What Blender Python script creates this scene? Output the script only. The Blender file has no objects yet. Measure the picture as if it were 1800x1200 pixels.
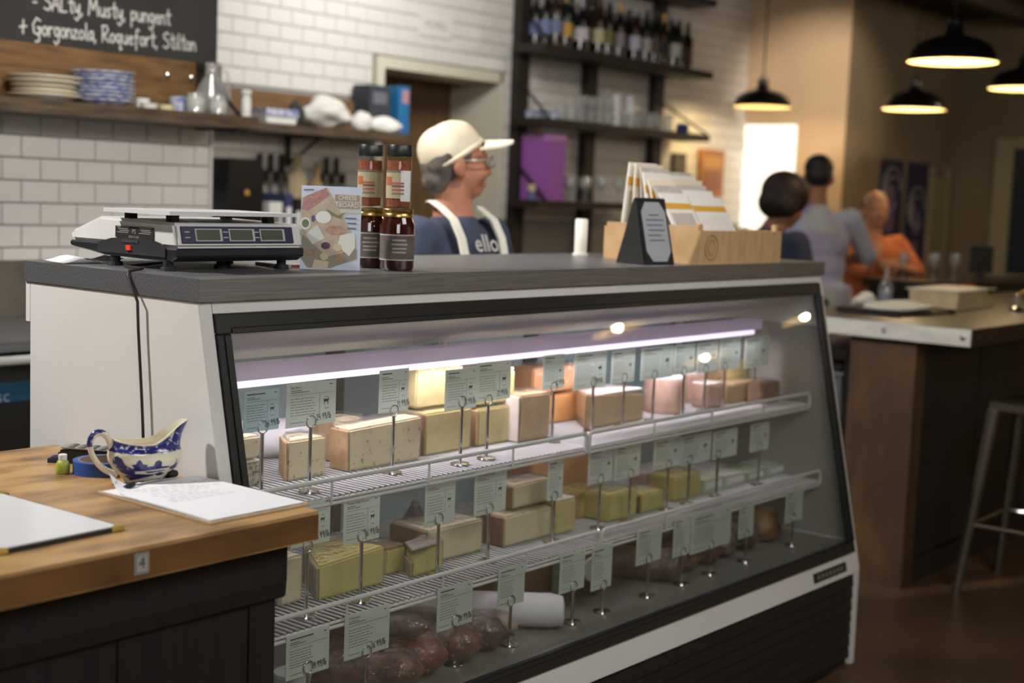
import bpy, bmesh, math, random
from mathutils import Vector, Matrix
random.seed(7)
PI = math.pi
S = bpy.context.scene
C = S.collection

# ------------------------------------------------------------------ camera, world, lights, exposure
CAM = Vector((-1.6012, -2.0346, 1.4594))
RIGHT = Vector((0.6339, -0.7725, 0.0382))
DOWN = Vector((-0.0568, -0.0958, -0.9938))
FWD = Vector((0.7714, 0.6277, -0.1046))
FPX = 2458.28
cd = bpy.data.cameras.new('camera')
cd.sensor_width = 36.0
cd.lens = FPX / 1800 * 36
cd.clip_start = 0.05
cd.dof.use_dof = True
cd.dof.focus_distance = 2.78
cd.dof.aperture_fstop = 2.6
co = bpy.data.objects.new('camera', cd)
C.objects.link(co)
m3 = Matrix((RIGHT, -DOWN, -FWD)).transposed()
co.matrix_world = Matrix.Translation(CAM) @ m3.to_4x4()
S.camera = co
S.view_settings.view_transform = 'Standard'
S.view_settings.look = 'None'
S.view_settings.gamma = 1
S.view_settings.use_curve_mapping = False
S.view_settings.exposure = 0.0
w = bpy.data.worlds.new('world')
S.world = w
w.use_nodes = True
w.node_tree.nodes['Background'].inputs[0].default_value = (1.0, 0.92, 0.82, 1)
w.node_tree.nodes['Background'].inputs[1].default_value = 0.05


def area(name, loc, target, size, power, col, size_y=None, spread=None):
    l = bpy.data.lights.new(name, 'AREA')
    l.energy = power
    l.color = col
    l.size = size
    if size_y:
        l.shape = 'RECTANGLE'
        l.size_y = size_y
    if spread:
        l.spread = spread
    o = bpy.data.objects.new(name, l)
    C.objects.link(o)
    o.location = loc
    o.rotation_euler = (Vector(target) - Vector(loc)).to_track_quat('-Z', 'Y').to_euler()
    return o


def spot(name, loc, target, power, col, angle, blend=0.6, rad=0.06):
    l = bpy.data.lights.new(name, 'SPOT')
    l.energy = power
    l.color = col
    l.spot_size = math.radians(angle)
    l.spot_blend = blend
    l.shadow_soft_size = rad
    o = bpy.data.objects.new(name, l)
    C.objects.link(o)
    o.location = loc
    o.rotation_euler = (Vector(target) - Vector(loc)).to_track_quat('-Z', 'Y').to_euler()
    return o


# ceiling track lights over the work aisle, wash on the far tiles, added unseen fills
spot('track_light', (-1.15, 1.35, 2.85), (-0.1, 0.1, 1.0), 300, (1, .975, .945), 60, .8, .07)
spot('track_light', (0.3, 1.7, 2.9), (1.6, 0.7, 1.2), 260, (1, .94, .87), 75, .8, .07)
area('ceiling_wash', (3.3, 2.05, 2.92), (3.5, 3.3, 2.2), .6, 44, (1, .97, .93))
area('ceiling_wash', (1.0, 1.4, 2.9), (1.4, 2.4, 1.4), .5, 18, (1, .95, .88))
spot('tile_fill_spot', (-0.7, -2.5, 2.7), (1.5, 2.4, 1.50), 390, (1, .95, .90), 22, .9, .12)  # added unseen spot over the customer side, brightens the near tiles
spot('track_light', (1.2, -0.2, 2.88), (1.7, .8, 1.3), 80, (1, .94, .88), 70, .9, .1)
area('ceiling_wash', (5.0, 1.9, 2.95), (5.6, 3.3, 1.6), .6, 4, (1, .90, .78))
spot('wall_spot', (5.5, .9, 2.9), (7.6, 2.72, 2.25), 330, (1, .84, .67), 27, .8, .08)
area('room_fill', (-2.2, -3.2, 2.85), (0.8, -0.2, 0.9), 1.6, 60, (1, .99, .97))
area('front_fill', (0.9, -2.2, 2.9), (1.1, 0.0, 0.9), 1.4, 58, (1, .99, .97))  # added unseen area fill to brighten the case front
area('dining_wall_fill', (4.5, -3.6, 2.85), (5.5, -5.4, 1.4), 1.2, 75, (1, .92, .80))  # added unseen fill, brightens the dining wall mirrored in the glass
area('poster_wall_fill', (8.3, .4, 2.9), (8.5, 2.5, 1.5), .6, 10, (1, .86, .68))  # added unseen warm fill to brighten the wall with posters

# ------------------------------------------------------------------ helpers


def at(px, py, axis, val):
    """point of the plane axis=val seen at a spot of the photograph (measuring help)"""
    d = RIGHT * ((px - 900) / FPX) + DOWN * ((py - 600) / FPX) + FWD
    k = (val - CAM[axis]) / d[axis]
    return CAM + d * k


def lin(c):
    r = []
    for v in c[:3]:
        v = v / 255.0
        r.append(v / 12.92 if v <= .04045 else ((v + .055) / 1.055) ** 2.4)
    return (r[0], r[1], r[2], 1)


MATS = {}


def mat(name, col, rough=.5, metal=0., col2=None, nscale=8., detail=4., stretch=None, ramp=(.35, .65),
        bump=0., bscale=None, coat=0., emis=None, estr=0., spec=None, trans=0., sss=0.):
    if name in MATS:
        return MATS[name]
    m = bpy.data.materials.new(name)
    m.use_nodes = True
    nt = m.node_tree
    b = nt.nodes['Principled BSDF']
    b.inputs['Base Color'].default_value = lin(col)
    b.inputs['Roughness'].default_value = rough
    b.inputs['Metallic'].default_value = metal
    if coat:
        b.inputs['Coat Weight'].default_value = coat
        b.inputs['Coat Roughness'].default_value = .08
    if spec is not None:
        b.inputs['Specular IOR Level'].default_value = spec
    if trans:
        b.inputs['Transmission Weight'].default_value = trans
    if sss:
        b.inputs['Subsurface Weight'].default_value = sss
        b.inputs['Subsurface Radius'].default_value = (.02, .015, .01)
        b.inputs['Subsurface Scale'].default_value = .3
    if emis:
        b.inputs['Emission Color'].default_value = lin(emis)
        b.inputs['Emission Strength'].default_value = estr
    n = None
    if col2 is not None or bump:
        tc = nt.nodes.new('ShaderNodeTexCoord')
        mp = nt.nodes.new('ShaderNodeMapping')
        nt.links.new(tc.outputs['Object'], mp.inputs[0])
        if stretch:
            mp.inputs['Scale'].default_value = stretch
        n = nt.nodes.new('ShaderNodeTexNoise')
        n.inputs['Scale'].default_value = nscale
        n.inputs['Detail'].default_value = detail
        nt.links.new(mp.outputs[0], n.inputs['Vector'])
        if col2 is not None:
            r = nt.nodes.new('ShaderNodeValToRGB')
            r.color_ramp.elements[0].position = ramp[0]
            r.color_ramp.elements[0].color = lin(col)
            r.color_ramp.elements[1].position = ramp[1]
            r.color_ramp.elements[1].color = lin(col2)
            nt.links.new(n.outputs['Fac'], r.inputs[0])
            nt.links.new(r.outputs[0], b.inputs['Base Color'])
        if bump:
            nb = n
            if bscale:
                nb = nt.nodes.new('ShaderNodeTexNoise')
                nb.inputs['Scale'].default_value = bscale
                nt.links.new(mp.outputs[0], nb.inputs['Vector'])
            bp = nt.nodes.new('ShaderNodeBump')
            bp.inputs['Strength'].default_value = bump
            bp.inputs['Distance'].default_value = .01
            nt.links.new(nb.outputs['Fac'], bp.inputs['Height'])
            nt.links.new(bp.outputs[0], b.inputs['Normal'])
    MATS[name] = m
    return m


def thin_glass(name, tint=(255, 255, 255), ior=1.5, rough=0.0, bump=0., bscale=30, haze=0.):
    """a pane or film too thin to bend light: clear, with a fresnel mirror on top"""
    if name in MATS:
        return MATS[name]
    m = bpy.data.materials.new(name)
    m.use_nodes = True
    nt = m.node_tree
    nt.nodes.clear()
    out = nt.nodes.new('ShaderNodeOutputMaterial')
    tr = nt.nodes.new('ShaderNodeBsdfTransparent')
    tr.inputs[0].default_value = lin(tint)
    gl = nt.nodes.new('ShaderNodeBsdfGlossy')
    gl.inputs['Roughness'].default_value = rough
    fr = nt.nodes.new('ShaderNodeLayerWeight')
    fr.inputs['Blend'].default_value = .5
    pw = nt.nodes.new('ShaderNodeMath')
    pw.operation = 'POWER'
    pw.inputs[1].default_value = 5
    nt.links.new(fr.outputs['Facing'], pw.inputs[0])
    f0 = ((ior - 1) / (ior + 1)) ** 2
    ma = nt.nodes.new('ShaderNodeMath')
    ma.operation = 'MULTIPLY_ADD'
    ma.inputs[1].default_value = 1 - f0
    ma.inputs[2].default_value = f0
    nt.links.new(pw.outputs[0], ma.inputs[0])
    mx = nt.nodes.new('ShaderNodeMixShader')
    nt.links.new(ma.outputs[0], mx.inputs[0])
    last = tr.outputs[0]
    if haze:
        df = nt.nodes.new('ShaderNodeBsdfDiffuse')
        df.inputs[0].default_value = (.8, .8, .8, 1)
        m2 = nt.nodes.new('ShaderNodeMixShader')
        m2.inputs[0].default_value = haze
        nt.links.new(tr.outputs[0], m2.inputs[1])
        nt.links.new(df.outputs[0], m2.inputs[2])
        last = m2.outputs[0]
    nt.links.new(last, mx.inputs[1])
    nt.links.new(gl.outputs[0], mx.inputs[2])
    if bump:
        tc = nt.nodes.new('ShaderNodeTexCoord')
        n = nt.nodes.new('ShaderNodeTexNoise')
        n.inputs['Scale'].default_value = bscale
        n.inputs['Detail'].default_value = 3
        nt.links.new(tc.outputs['Object'], n.inputs['Vector'])
        bp = nt.nodes.new('ShaderNodeBump')
        bp.inputs['Strength'].default_value = bump
        bp.inputs['Distance'].default_value = .02
        nt.links.new(n.outputs['Fac'], bp.inputs['Height'])
        nt.links.new(bp.outputs[0], fr.inputs['Normal'])
        nt.links.new(bp.outputs[0], gl.inputs['Normal'])
    nt.links.new(mx.outputs[0], out.inputs[0])
    MATS[name] = m
    return m


class MB:
    """collects shapes and links them as ONE mesh object"""

    def __init__(s):
        s.bm = bmesh.new()

    def _x(s, verts, M):
        if M is not None:
            bmesh.ops.transform(s.bm, matrix=M, verts=verts)

    def box(s, x0, x1, y0, y1, z0, z1, M=None):
        v = [s.bm.verts.new(p) for p in ((x0, y0, z0), (x1, y0, z0), (x1, y1, z0), (x0, y1, z0),
                                         (x0, y0, z1), (x1, y0, z1), (x1, y1, z1), (x0, y1, z1))]
        for f in ((0, 3, 2, 1), (4, 5, 6, 7), (0, 1, 5, 4), (1, 2, 6, 5), (2, 3, 7, 6), (3, 0, 4, 7)):
            s.bm.faces.new([v[i] for i in f])
        s._x(v, M)
        return s

    def prism(s, pts, axis, a, b, M=None):
        """polygon pts (2D) pulled along axis from a to b; 2D axes are the other two in order"""
        def P(p, t):
            if axis == 0:
                return (t, p[0], p[1])
            if axis == 1:
                return (p[0], t, p[1])
            return (p[0], p[1], t)
        A = [s.bm.verts.new(P(p, a)) for p in pts]
        B = [s.bm.verts.new(P(p, b)) for p in pts]
        n = len(pts)
        fs = [s.bm.faces.new(A), s.bm.faces.new(B)]
        for i in range(n):
            fs.append(s.bm.faces.new([A[i], A[(i + 1) % n], B[(i + 1) % n], B[i]]))
        bmesh.ops.recalc_face_normals(s.bm, faces=fs)
        s._x(A + B, M)
        return s

    def cone(s, p0, p1, r0, r1, seg=12, caps=True, M=None):
        p0, p1 = Vector(p0), Vector(p1)
        d = (p1 - p0)
        q = d.to_track_quat('Z', 'Y').to_matrix()
        A, B = [], []
        for i in range(seg):
            a = 2 * PI * i / seg
            u = q @ Vector((math.cos(a), math.sin(a), 0))
            A.append(s.bm.verts.new(p0 + u * r0))
            B.append(s.bm.verts.new(p1 + u * r1))
        for i in range(seg):
            s.bm.faces.new([A[i], A[(i + 1) % seg], B[(i + 1) % seg], B[i]])
        if caps:
            s.bm.faces.new(A[::-1])
            s.bm.faces.new(B)
        s._x(A + B, M)
        return s

    def lathe(s, prof, c=(0, 0, 0), seg=24, M=None, close=False):
        rings, allv = [], []
        for r, z in prof:
            ring = []
            if r < 1e-6:
                v = s.bm.verts.new((c[0], c[1], c[2] + z))
                ring = [v] * seg
                allv.append(v)
            else:
                for i in range(seg):
                    a = 2 * PI * i / seg
                    v = s.bm.verts.new((c[0] + r * math.cos(a), c[1] + r * math.sin(a), c[2] + z))
                    ring.append(v)
                    allv.append(v)
            rings.append(ring)
        n = len(rings)
        for k in range(n if close else n - 1):
            a, b = rings[k], rings[(k + 1) % n]
            for i in range(seg):
                j = (i + 1) % seg
                q = []
                for v in (a[i], a[j], b[j], b[i]):
                    if v not in q:
                        q.append(v)
                if len(q) > 2:
                    s.bm.faces.new(q)
        s._x(allv, M)
        return s

    def ball(s, c, r, sub=2, M=None, rot=None):
        r = (r, r, r) if not hasattr(r, '__len__') else r
        T = Matrix.Translation(Vector(c)) @ ((rot.to_4x4() if rot is not None else Matrix())) @ Matrix.Diagonal((r[0], r[1], r[2], 1))
        if M is not None:
            T = M @ T
        bmesh.ops.create_icosphere(s.bm, subdivisions=sub, radius=1, matrix=T)
        return s

    def caps(s, p0, p1, r0, r1, M=None, seg=12, sub=2):
        s.cone(p0, p1, r0, r1, seg, True, M)
        s.ball(p0, r0, sub, M)
        s.ball(p1, r1, sub, M)
        return s

    def tube(s, pts, r, seg=8, closed=False, M=None, cap=True):
        pts = [Vector(p) for p in pts]
        n = len(pts)
        rr = r if hasattr(r, '__len__') else [r] * n
        rings = []
        up = None
        allv = []
        for i, p in enumerate(pts):
            if closed:
                t = pts[(i + 1) % n] - pts[i - 1]
            else:
                t = pts[min(i + 1, n - 1)] - pts[max(i - 1, 0)]
            t.normalize()
            if up is None:
                up = Vector((0, 0, 1)) if abs(t.z) < .9 else Vector((1, 0, 0))
            x = t.cross(up)
            if x.length < 1e-4:
                x = t.cross(Vector((0, 1, 0)))
            x.normalize()
            y = x.cross(t).normalized()
            up = y
            ring = []
            for k in range(seg):
                a = 2 * PI * k / seg
                v = s.bm.verts.new(p + (x * math.cos(a) + y * math.sin(a)) * rr[i])
                ring.append(v)
                allv.append(v)
            rings.append(ring)
        for i in range(n if closed else n - 1):
            a, b = rings[i], rings[(i + 1) % n]
            for k in range(seg):
                s.bm.faces.new([a[k], a[(k + 1) % seg], b[(k + 1) % seg], b[k]])
        if not closed and cap:
            s.bm.faces.new(rings[0][::-1])
            s.bm.faces.new(rings[-1])
        s._x(allv, M)
        return s

    def poly(s, pts, M=None):
        v = [s.bm.verts.new(p) for p in pts]
        s.bm.faces.new(v)
        s._x(v, M)
        return s

    def mesh(s, name, m, bevel=0., smooth=False, seg=1):
        if bevel:
            es = [e for e in s.bm.edges if e.is_manifold and e.calc_face_angle(0) > .5]
            bmesh.ops.bevel(s.bm, geom=es, offset=bevel, segments=seg, affect='EDGES', clamp_overlap=True)
        me = bpy.data.meshes.new(name)
        s.bm.to_mesh(me)
        s.bm.free()
        me.materials.append(m)
        if smooth:
            for p in me.polygons:
                p.use_smooth = True
            if smooth == 'auto':
                me.set_sharp_from_angle(angle=.7)
        return me

    def build(s, name, m, parent=None, bevel=0., smooth=False, seg=1, loc=None):
        o = bpy.data.objects.new(name, s.mesh(name, m, bevel, smooth, seg))
        C.objects.link(o)
        if parent is not None:
            o.parent = parent
        if loc is not None:
            o.location = loc
        return o


LABELS = set()


def tag(o, label, cat, group=None, kind=None):
    o['label'] = label
    if cat:
        o['category'] = cat
    if group:
        o['group'] = group
    if kind:
        o['kind'] = kind
    return o


def thing(name, label, cat, loc=(0, 0, 0), rz=0., group=None):
    o = bpy.data.objects.new(name, None)
    o.empty_display_size = .05
    C.objects.link(o)
    o.location = loc
    o.rotation_euler = (0, 0, rz)
    return tag(o, label, cat, group)


def struct(o, label):
    o['kind'] = 'structure'
    o['label'] = label
    return o


def dup(o, loc, rz=0., label=None, group=None):
    def cp(a, p):
        c = a.copy()
        C.objects.link(c)
        if p is not None:
            c.parent = p
        for ch in a.children:
            cp(ch, c)
        return c
    r = cp(o, None)
    r.location = loc
    r.rotation_euler = (0, 0, rz)
    if label:
        r['label'] = label
    if group:
        r['group'] = group
    return r


def inst(name, me, parent, loc=(0, 0, 0), rot=None, sc=None, m=None):
    o = bpy.data.objects.new(name, me)
    C.objects.link(o)
    o.parent = parent
    o.location = loc
    if rot:
        o.rotation_euler = rot
    if sc:
        o.scale = sc
    return o


ORD = ['first', 'second', 'third', 'fourth', 'fifth', 'sixth', 'seventh', 'eighth', 'ninth', 'tenth', 'eleventh',
       'twelfth', 'thirteenth', 'fourteenth', 'fifteenth', 'sixteenth', 'seventeenth', 'eighteenth', 'nineteenth',
       'twentieth', 'twenty-first', 'twenty-second', 'twenty-third', 'twenty-fourth', 'twenty-fifth']

# stroke lettering for chalk and felt pen
GL = {
    'S': (.55, [[(.5, .88), (.3, 1), (.08, .85), (.15, .6), (.42, .45), (.5, .2), (.3, 0), (.05, .1)]]),
    'A': (.55, [[(0, 0), (.25, 1), (.5, 0)], [(.1, .35), (.42, .35)]]),
    'L': (.5, [[(.05, 1), (.05, 0), (.42, .03)]]),
    't': (.38, [[(.2, .95), (.2, .05), (.35, .02)], [(.02, .62), (.4, .64)]]),
    'y': (.42, [[(.02, .55), (.08, .15), (.25, .1), (.35, .55)], [(.36, .55), (.33, -.2), (.18, -.4), (.03, -.25)]]),
    'M': (.75, [[(0, 0), (.1, 1), (.32, .35), (.55, 1), (.65, 0)]]),
    'u': (.45, [[(.02, .55), (.05, .1), (.2, 0), (.34, .15), (.36, .55), (.38, 0)]]),
    's': (.36, [[(.32, .5), (.15, .55), (.05, .42), (.28, .2), (.2, .02), (.02, .06)]]),
    'p': (.42, [[(.05, .55), (.03, -.4)], [(.04, .45), (.25, .56), (.36, .35), (.25, .05), (.05, .08)]]),
    'n': (.4, [[(.03, .55), (.03, 0)], [(.03, .4), (.2, .55), (.32, .42), (.34, 0)]]),
    'g': (.42, [[(.34, .5), (.15, .55), (.03, .3), (.15, .05), (.33, .15), (.35, .55), (.33, -.25), (.15, -.45), (.02, -.28)]]),
    'e': (.4, [[(.04, .28), (.33, .33), (.22, .55), (.06, .4), (.08, .1), (.25, .0), (.36, .1)]]),
    'G': (.62, [[(.55, .85), (.3, 1), (.05, .6), (.1, .15), (.35, .02), (.55, .25), (.55, .45), (.32, .45), (.5, .4), (.45, -.35), (.2, -.4)]]),
    'o': (.4, [[(.2, .55), (.04, .4), (.05, .1), (.2, 0), (.35, .15), (.33, .45), (.2, .55)]]),
    'r': (.35, [[(.04, .55), (.05, 0)], [(.05, .35), (.2, .54), (.32, .5)]]),
    'z': (.4, [[(.03, .52), (.32, .53), (.03, .03), (.35, .03)]]),
    'l': (.22, [[(.1, 1), (.1, .05), (.18, 0)]]),
    'a': (.4, [[(.33, .5), (.15, .55), (.03, .28), (.12, .02), (.3, .15), (.34, .55), (.36, 0)]]),
    'R': (.55, [[(.05, 0), (.07, 1)], [(.0, .95), (.35, 1), (.45, .75), (.3, .5), (.08, .48), (.5, 0)]]),
    'q': (.45, [[(.34, .5), (.15, .55), (.03, .3), (.15, .05), (.33, .2)], [(.35, .55), (.33, -.4), (.45, -.3)]]),
    'f': (.42, [[(.4, .9), (.25, 1), (.18, .8), (.15, -.3)], [(.02, .5), (.36, .53)]]),
    'i': (.18, [[(.08, .5), (.09, 0)], [(.08, .72), (.1, .78)]]),
    ',': (.2, [[(.08, .05), (.03, -.15)]]),
    '.': (.2, [[(.06, .0), (.1, .03)]]),
    '-': (.35, [[(.02, .35), (.25, .37)]]),
    '+': (.4, [[(.17, .8), (.13, .0)], [(-.08, .38), (.38, .46)]]),
    ' ': (.3, []),
    '/': (.35, [[(.02, -.1), (.3, 1)]]),
    'b': (.4, [[(.05, 1), (.05, 0)], [(.05, .1), (.25, .0), (.35, .25), (.22, .5), (.05, .4)]]),
    '0': (.5, [[(.25, 1), (.05, .6), (.1, .1), (.25, 0), (.42, .3), (.4, .8), (.25, 1)]]),
    '1': (.3, [[(.05, .8), (.15, 1), (.15, 0)]]),
    '2': (.5, [[(.05, .8), (.2, 1), (.4, .8), (.3, .5), (.03, 0), (.45, .02)]]),
    '4': (.5, [[(.1, 1), (.03, .45), (.42, .45)], [(.35, .9), (.33, 0)]]),
    '6': (.5, [[(.4, .95), (.1, .5), (.08, .1), (.25, 0), (.4, .2), (.3, .45), (.1, .35)]]),
    '9': (.5, [[(.4, .7), (.25, 1), (.08, .8), (.15, .5), (.38, .6), (.4, .9), (.35, 0)]]),
    '7': (.5, [[(.03, 1), (.43, .98), (.15, 0)]]),
    'c': (.4, [[(.33, .48), (.18, .55), (.04, .3), (.15, .0), (.34, .08)]]),
    '5': (.5, [[(.4, 1), (.1, 1), (.08, .6), (.35, .55), (.38, .2), (.2, 0), (.03, .1)]]),
}


def strokes(mb, text, h, wd, M, track=.08):
    """ribbon letters in the local x (right) / z (up) plane, facing -y"""
    x = 0
    k = 0
    for ch in text:
        wdt, ls = GL[ch]
        for pl in ls:
            P = [Vector(((x + p[0]) * h, 0, p[1] * h)) for p in pl]
            for u_, v_ in zip(P, P[1:]):
                t = (v_ - u_).normalized()
                nn = Vector((-t.z, 0, t.x)) * wd / 2
                e_ = t * wd * .35
                o = Vector((0, -.00002 * (k % 7), 0))
                k += 1
                mb.poly([M @ (u_ - e_ + nn + o), M @ (u_ - e_ - nn + o), M @ (v_ + e_ - nn + o), M @ (v_ + e_ + nn + o)])
        x += wdt + track
    return x * h


_tc = {}


def text_obj(name, s, size, m, parent, loc, rot=(PI / 2, 0, 0), align='CENTER', sx=1.0, ext=0.0003):
    """printed lettering as a mesh; local x right, lies in x/z when rot = 90 deg about x"""
    key = (s, size, align, sx)
    if key not in _tc:
        cu = bpy.data.curves.new('lettering', 'FONT')
        cu.body = s
        cu.size = size
        cu.align_x = align
        cu.align_y = 'CENTER'
        cu.resolution_u = 2
        to = bpy.data.objects.new('lettering', cu)
        C.objects.link(to)
        dg = bpy.context.evaluated_depsgraph_get()
        me = bpy.data.meshes.new_from_object(to.evaluated_get(dg))
        bpy.data.objects.remove(to)
        bpy.data.curves.remove(cu)
        me.transform(Matrix.Diagonal((sx, 1, 1, 1)))
        _tc[key] = me
    me = _tc[key].copy()
    me.materials.clear()
    me.materials.append(m)
    o = bpy.data.objects.new(name, me)
    C.objects.link(o)
    o.parent = parent
    o.location = loc
    o.rotation_euler = rot
    return o


# ------------------------------------------------------------------ common materials
white_enamel = mat('white_enamel', (216, 214, 211), .35, col2=(209, 206, 202), nscale=3, ramp=(.3, .8))
steel = mat('brushed_steel', (158, 159, 161), .40, .8, col2=(136, 137, 139), nscale=6, stretch=(1, 40, 40), bump=.03)
black_plastic = mat('black_plastic', (26, 26, 27), .4)
black_rubber = mat('black_rubber', (18, 18, 18), .7)
chrome = mat('chrome', (205, 205, 208), .15, 1.)
white_wire = mat('white_coated_wire', (205, 203, 203), .4)
paper = mat('paper', (222, 222, 222), .8)
ink = mat('ink', (40, 42, 44), .8)
dark_wood = mat('dark_wood', (30, 24, 19), .6, col2=(44, 35, 27), nscale=6, stretch=(6, 6, 1), bump=.2)
dark_plank = mat('dark_plank', (21, 18, 16), .65, col2=(14, 12, 11), nscale=5, stretch=(8, 8, 1), bump=.25)
shelf_wood = mat('shelf_wood', (96, 78, 58), .6, col2=(62, 50, 38), nscale=7, stretch=(1, 8, 8), bump=.2)
black_steel = mat('black_steel', (38, 32, 28), .5, .3)
gold = mat('gold_lid', (186, 160, 96), .3, 1.)
glass = thin_glass('clear_glass', (248, 250, 248), 1.5)
glass_thick = thin_glass('tumbler_glass', (246, 248, 248), 1.7, .04, haze=.14)
film = thin_glass('cling_film', (255, 253, 253), 1.7, .10, .6, 48, haze=.04)
tile_white = mat('white_tile_glaze', (218, 215, 210), .18, col2=(208, 205, 199), nscale=2, ramp=(.3, .7))
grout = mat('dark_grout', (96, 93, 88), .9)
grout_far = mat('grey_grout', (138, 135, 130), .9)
# ------------------------------------------------------------------ the setting
YN, YF, XE, YE, XF = 2.40, 3.30, 7.593, 2.496, 9.544
floor_m = mat('waxed_concrete', (112, 84, 62), .35, col2=(84, 62, 46), nscale=1.6, detail=8, bump=.03)
ceil_m = mat('dark_ceiling', (58, 48, 38), .8, col2=(50, 41, 33), nscale=4)
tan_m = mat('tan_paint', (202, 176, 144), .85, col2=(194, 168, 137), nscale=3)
shaded_tan_m = mat('shaded_tan_paint', (122, 106, 82), .85, col2=(114, 99, 77), nscale=3)  # the tan paint again, darkened: dim light of that wall put into the colour
cream_m = mat('cream_trim', (206, 200, 182), .6)
struct(MB().box(-4.5, 10, -5.4, 4.1, -.12, 0).build('floor', floor_m), 'dark reddish brown waxed concrete floor')
cl = struct(MB().box(-4.5, 10, -5.4, 4.1, 3.0, 3.12).build('ceiling', ceil_m), 'dark brown ceiling')
for k in range(5):
    MB().box(-4.5, 9.5, -4.2 + 1.5 * k, -4.08 + 1.5 * k, 2.9, 3.0).build('ceiling_beam', ceil_m, cl)
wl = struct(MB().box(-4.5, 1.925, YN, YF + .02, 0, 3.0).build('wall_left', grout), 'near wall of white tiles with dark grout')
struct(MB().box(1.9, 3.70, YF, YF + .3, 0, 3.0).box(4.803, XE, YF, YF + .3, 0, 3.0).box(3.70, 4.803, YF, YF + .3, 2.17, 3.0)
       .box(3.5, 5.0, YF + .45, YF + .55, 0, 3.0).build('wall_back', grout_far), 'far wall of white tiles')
wb = bpy.data.objects['wall_back']
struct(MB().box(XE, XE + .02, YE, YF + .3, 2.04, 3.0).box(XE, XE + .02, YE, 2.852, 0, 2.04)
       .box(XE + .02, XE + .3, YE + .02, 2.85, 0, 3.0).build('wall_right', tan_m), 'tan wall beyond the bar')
struct(MB().box(XE + .02, XF, YE, YE + .1, 0, 3.0).build('wall_far', shaded_tan_m), 'tan wall with posters, shade put into its colour')
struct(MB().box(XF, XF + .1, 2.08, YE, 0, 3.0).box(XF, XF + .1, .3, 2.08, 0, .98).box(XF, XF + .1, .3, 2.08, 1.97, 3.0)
       .box(XF, XF + .1, -5.4, .3, 0, 3.0).build('wall_end', shaded_tan_m), 'shaded tan end wall with the window')
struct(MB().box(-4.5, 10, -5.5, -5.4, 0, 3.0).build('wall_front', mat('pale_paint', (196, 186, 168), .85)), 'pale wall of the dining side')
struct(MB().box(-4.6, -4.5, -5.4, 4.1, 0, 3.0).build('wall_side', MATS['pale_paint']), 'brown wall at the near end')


def tile_mesh(name, wd, h, d=.007, b=.003):
    mb = MB()
    x, z = wd / 2, h / 2
    B = [mb.bm.verts.new(p) for p in ((-x, 0, -z), (x, 0, -z), (x, 0, z), (-x, 0, z))]
    Mv = [mb.bm.verts.new((p.co.x, -d + b * .6, p.co.z)) for p in B]
    Fv = [mb.bm.verts.new((p.co.x * (1 - 2 * b / wd), -d, p.co.z * (1 - 2 * b / h))) for p in B]
    for i in range(4):
        j = (i + 1) % 4
        mb.bm.faces.new([B[i], B[j], Mv[j], Mv[i]])
        mb.bm.faces.new([Mv[i], Mv[j], Fv[j], Fv[i]])
    mb.bm.faces.new(Fv)
    return mb.mesh(name, tile_white)


TW, TH = .1485, .0782
full = tile_mesh('tile', TW - .0045, TH - .0045)
xj = at(36.3, 267, 1, YN).x
for r in range(-1, 6):
    zc = 1.208 + TH * (r + .5)
    off = 0 if r % 2 == 0 else TW / 2
    k = -9
    while True:
        a = xj + off + TW * k
        k += 1
        if a > 1.91:
            break
        b = min(a + TW, 1.918)
        rt = (random.uniform(-.006, .006), 0, random.uniform(-.006, .006))
        if b - a > TW - .001:
            inst('tile', full, wl, ((a + b) / 2, YN, zc), rt)
        elif b - a > .03:
            inst('tile', tile_mesh('tile', b - a - .0045, TH - .0045), wl, ((a + b) / 2, YN, zc), rt)
MB().box(1.9195, 1.932, YN - .009, YN + .05, 1.164, 1.665).build('edge_trim', tile_white, wl, bevel=.003)

# far wall tiles: the nearest ones are single parts, the rest past the limit is joined
cells = []
for r in range(0, 25):
    z0 = 1.15 + TH * r
    off = 0 if r % 2 == 0 else TW / 2
    for k in range(-1, 40):
        a = 1.94 + TW * k + off
        b = a + TW
        a2, b2 = max(a, 1.936), min(b, XE)
        z1 = z0 + TH
        if z1 > 3.0:
            continue
        if z0 < 2.155 and b2 > 3.70 and a2 < 4.745:
            if a2 < 3.66:
                b2 = 3.70
            elif b2 > 4.79:
                a2 = 4.745
            else:
                continue
        if b2 - a2 < .03:
            continue
        if r < 2 or (a2 < 3.6 and 1.70 < z0 < 1.90):
            continue
        cells.append((a2, b2, z0, z1))


def vis(c):
    x = (c[0] + c[1]) / 2
    z = (c[2] + c[3]) / 2
    d = Vector((x, YF, z)) - CAM
    u = 900 + FPX * d.dot(RIGHT) / d.dot(FWD)
    v = 600 + FPX * d.dot(DOWN) / d.dot(FWD)
    return (u < 1310 and -10 < v < 470 and not (u < 372), x)


cells.sort(key=lambda c: (not vis(c)[0], vis(c)[1]))
rest = MB()
for i, (a, b, z0, z1) in enumerate(cells):
    if i < 298:
        me = full if b - a > TW - .001 else tile_mesh('tile', b - a - .0045, TH - .0045)
        inst('tile', me, wb, ((a + b) / 2, YF, (z0 + z1) / 2), (random.uniform(-.006, .006), 0, random.uniform(-.006, .006)))
    else:
        rest.box(a + .002, b - .002, YF - .007, YF + .001, z0 + .002, z1 - .002)
o = rest.build('tile_field', tile_white, wb)
o['kind'] = 'stuff'

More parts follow.
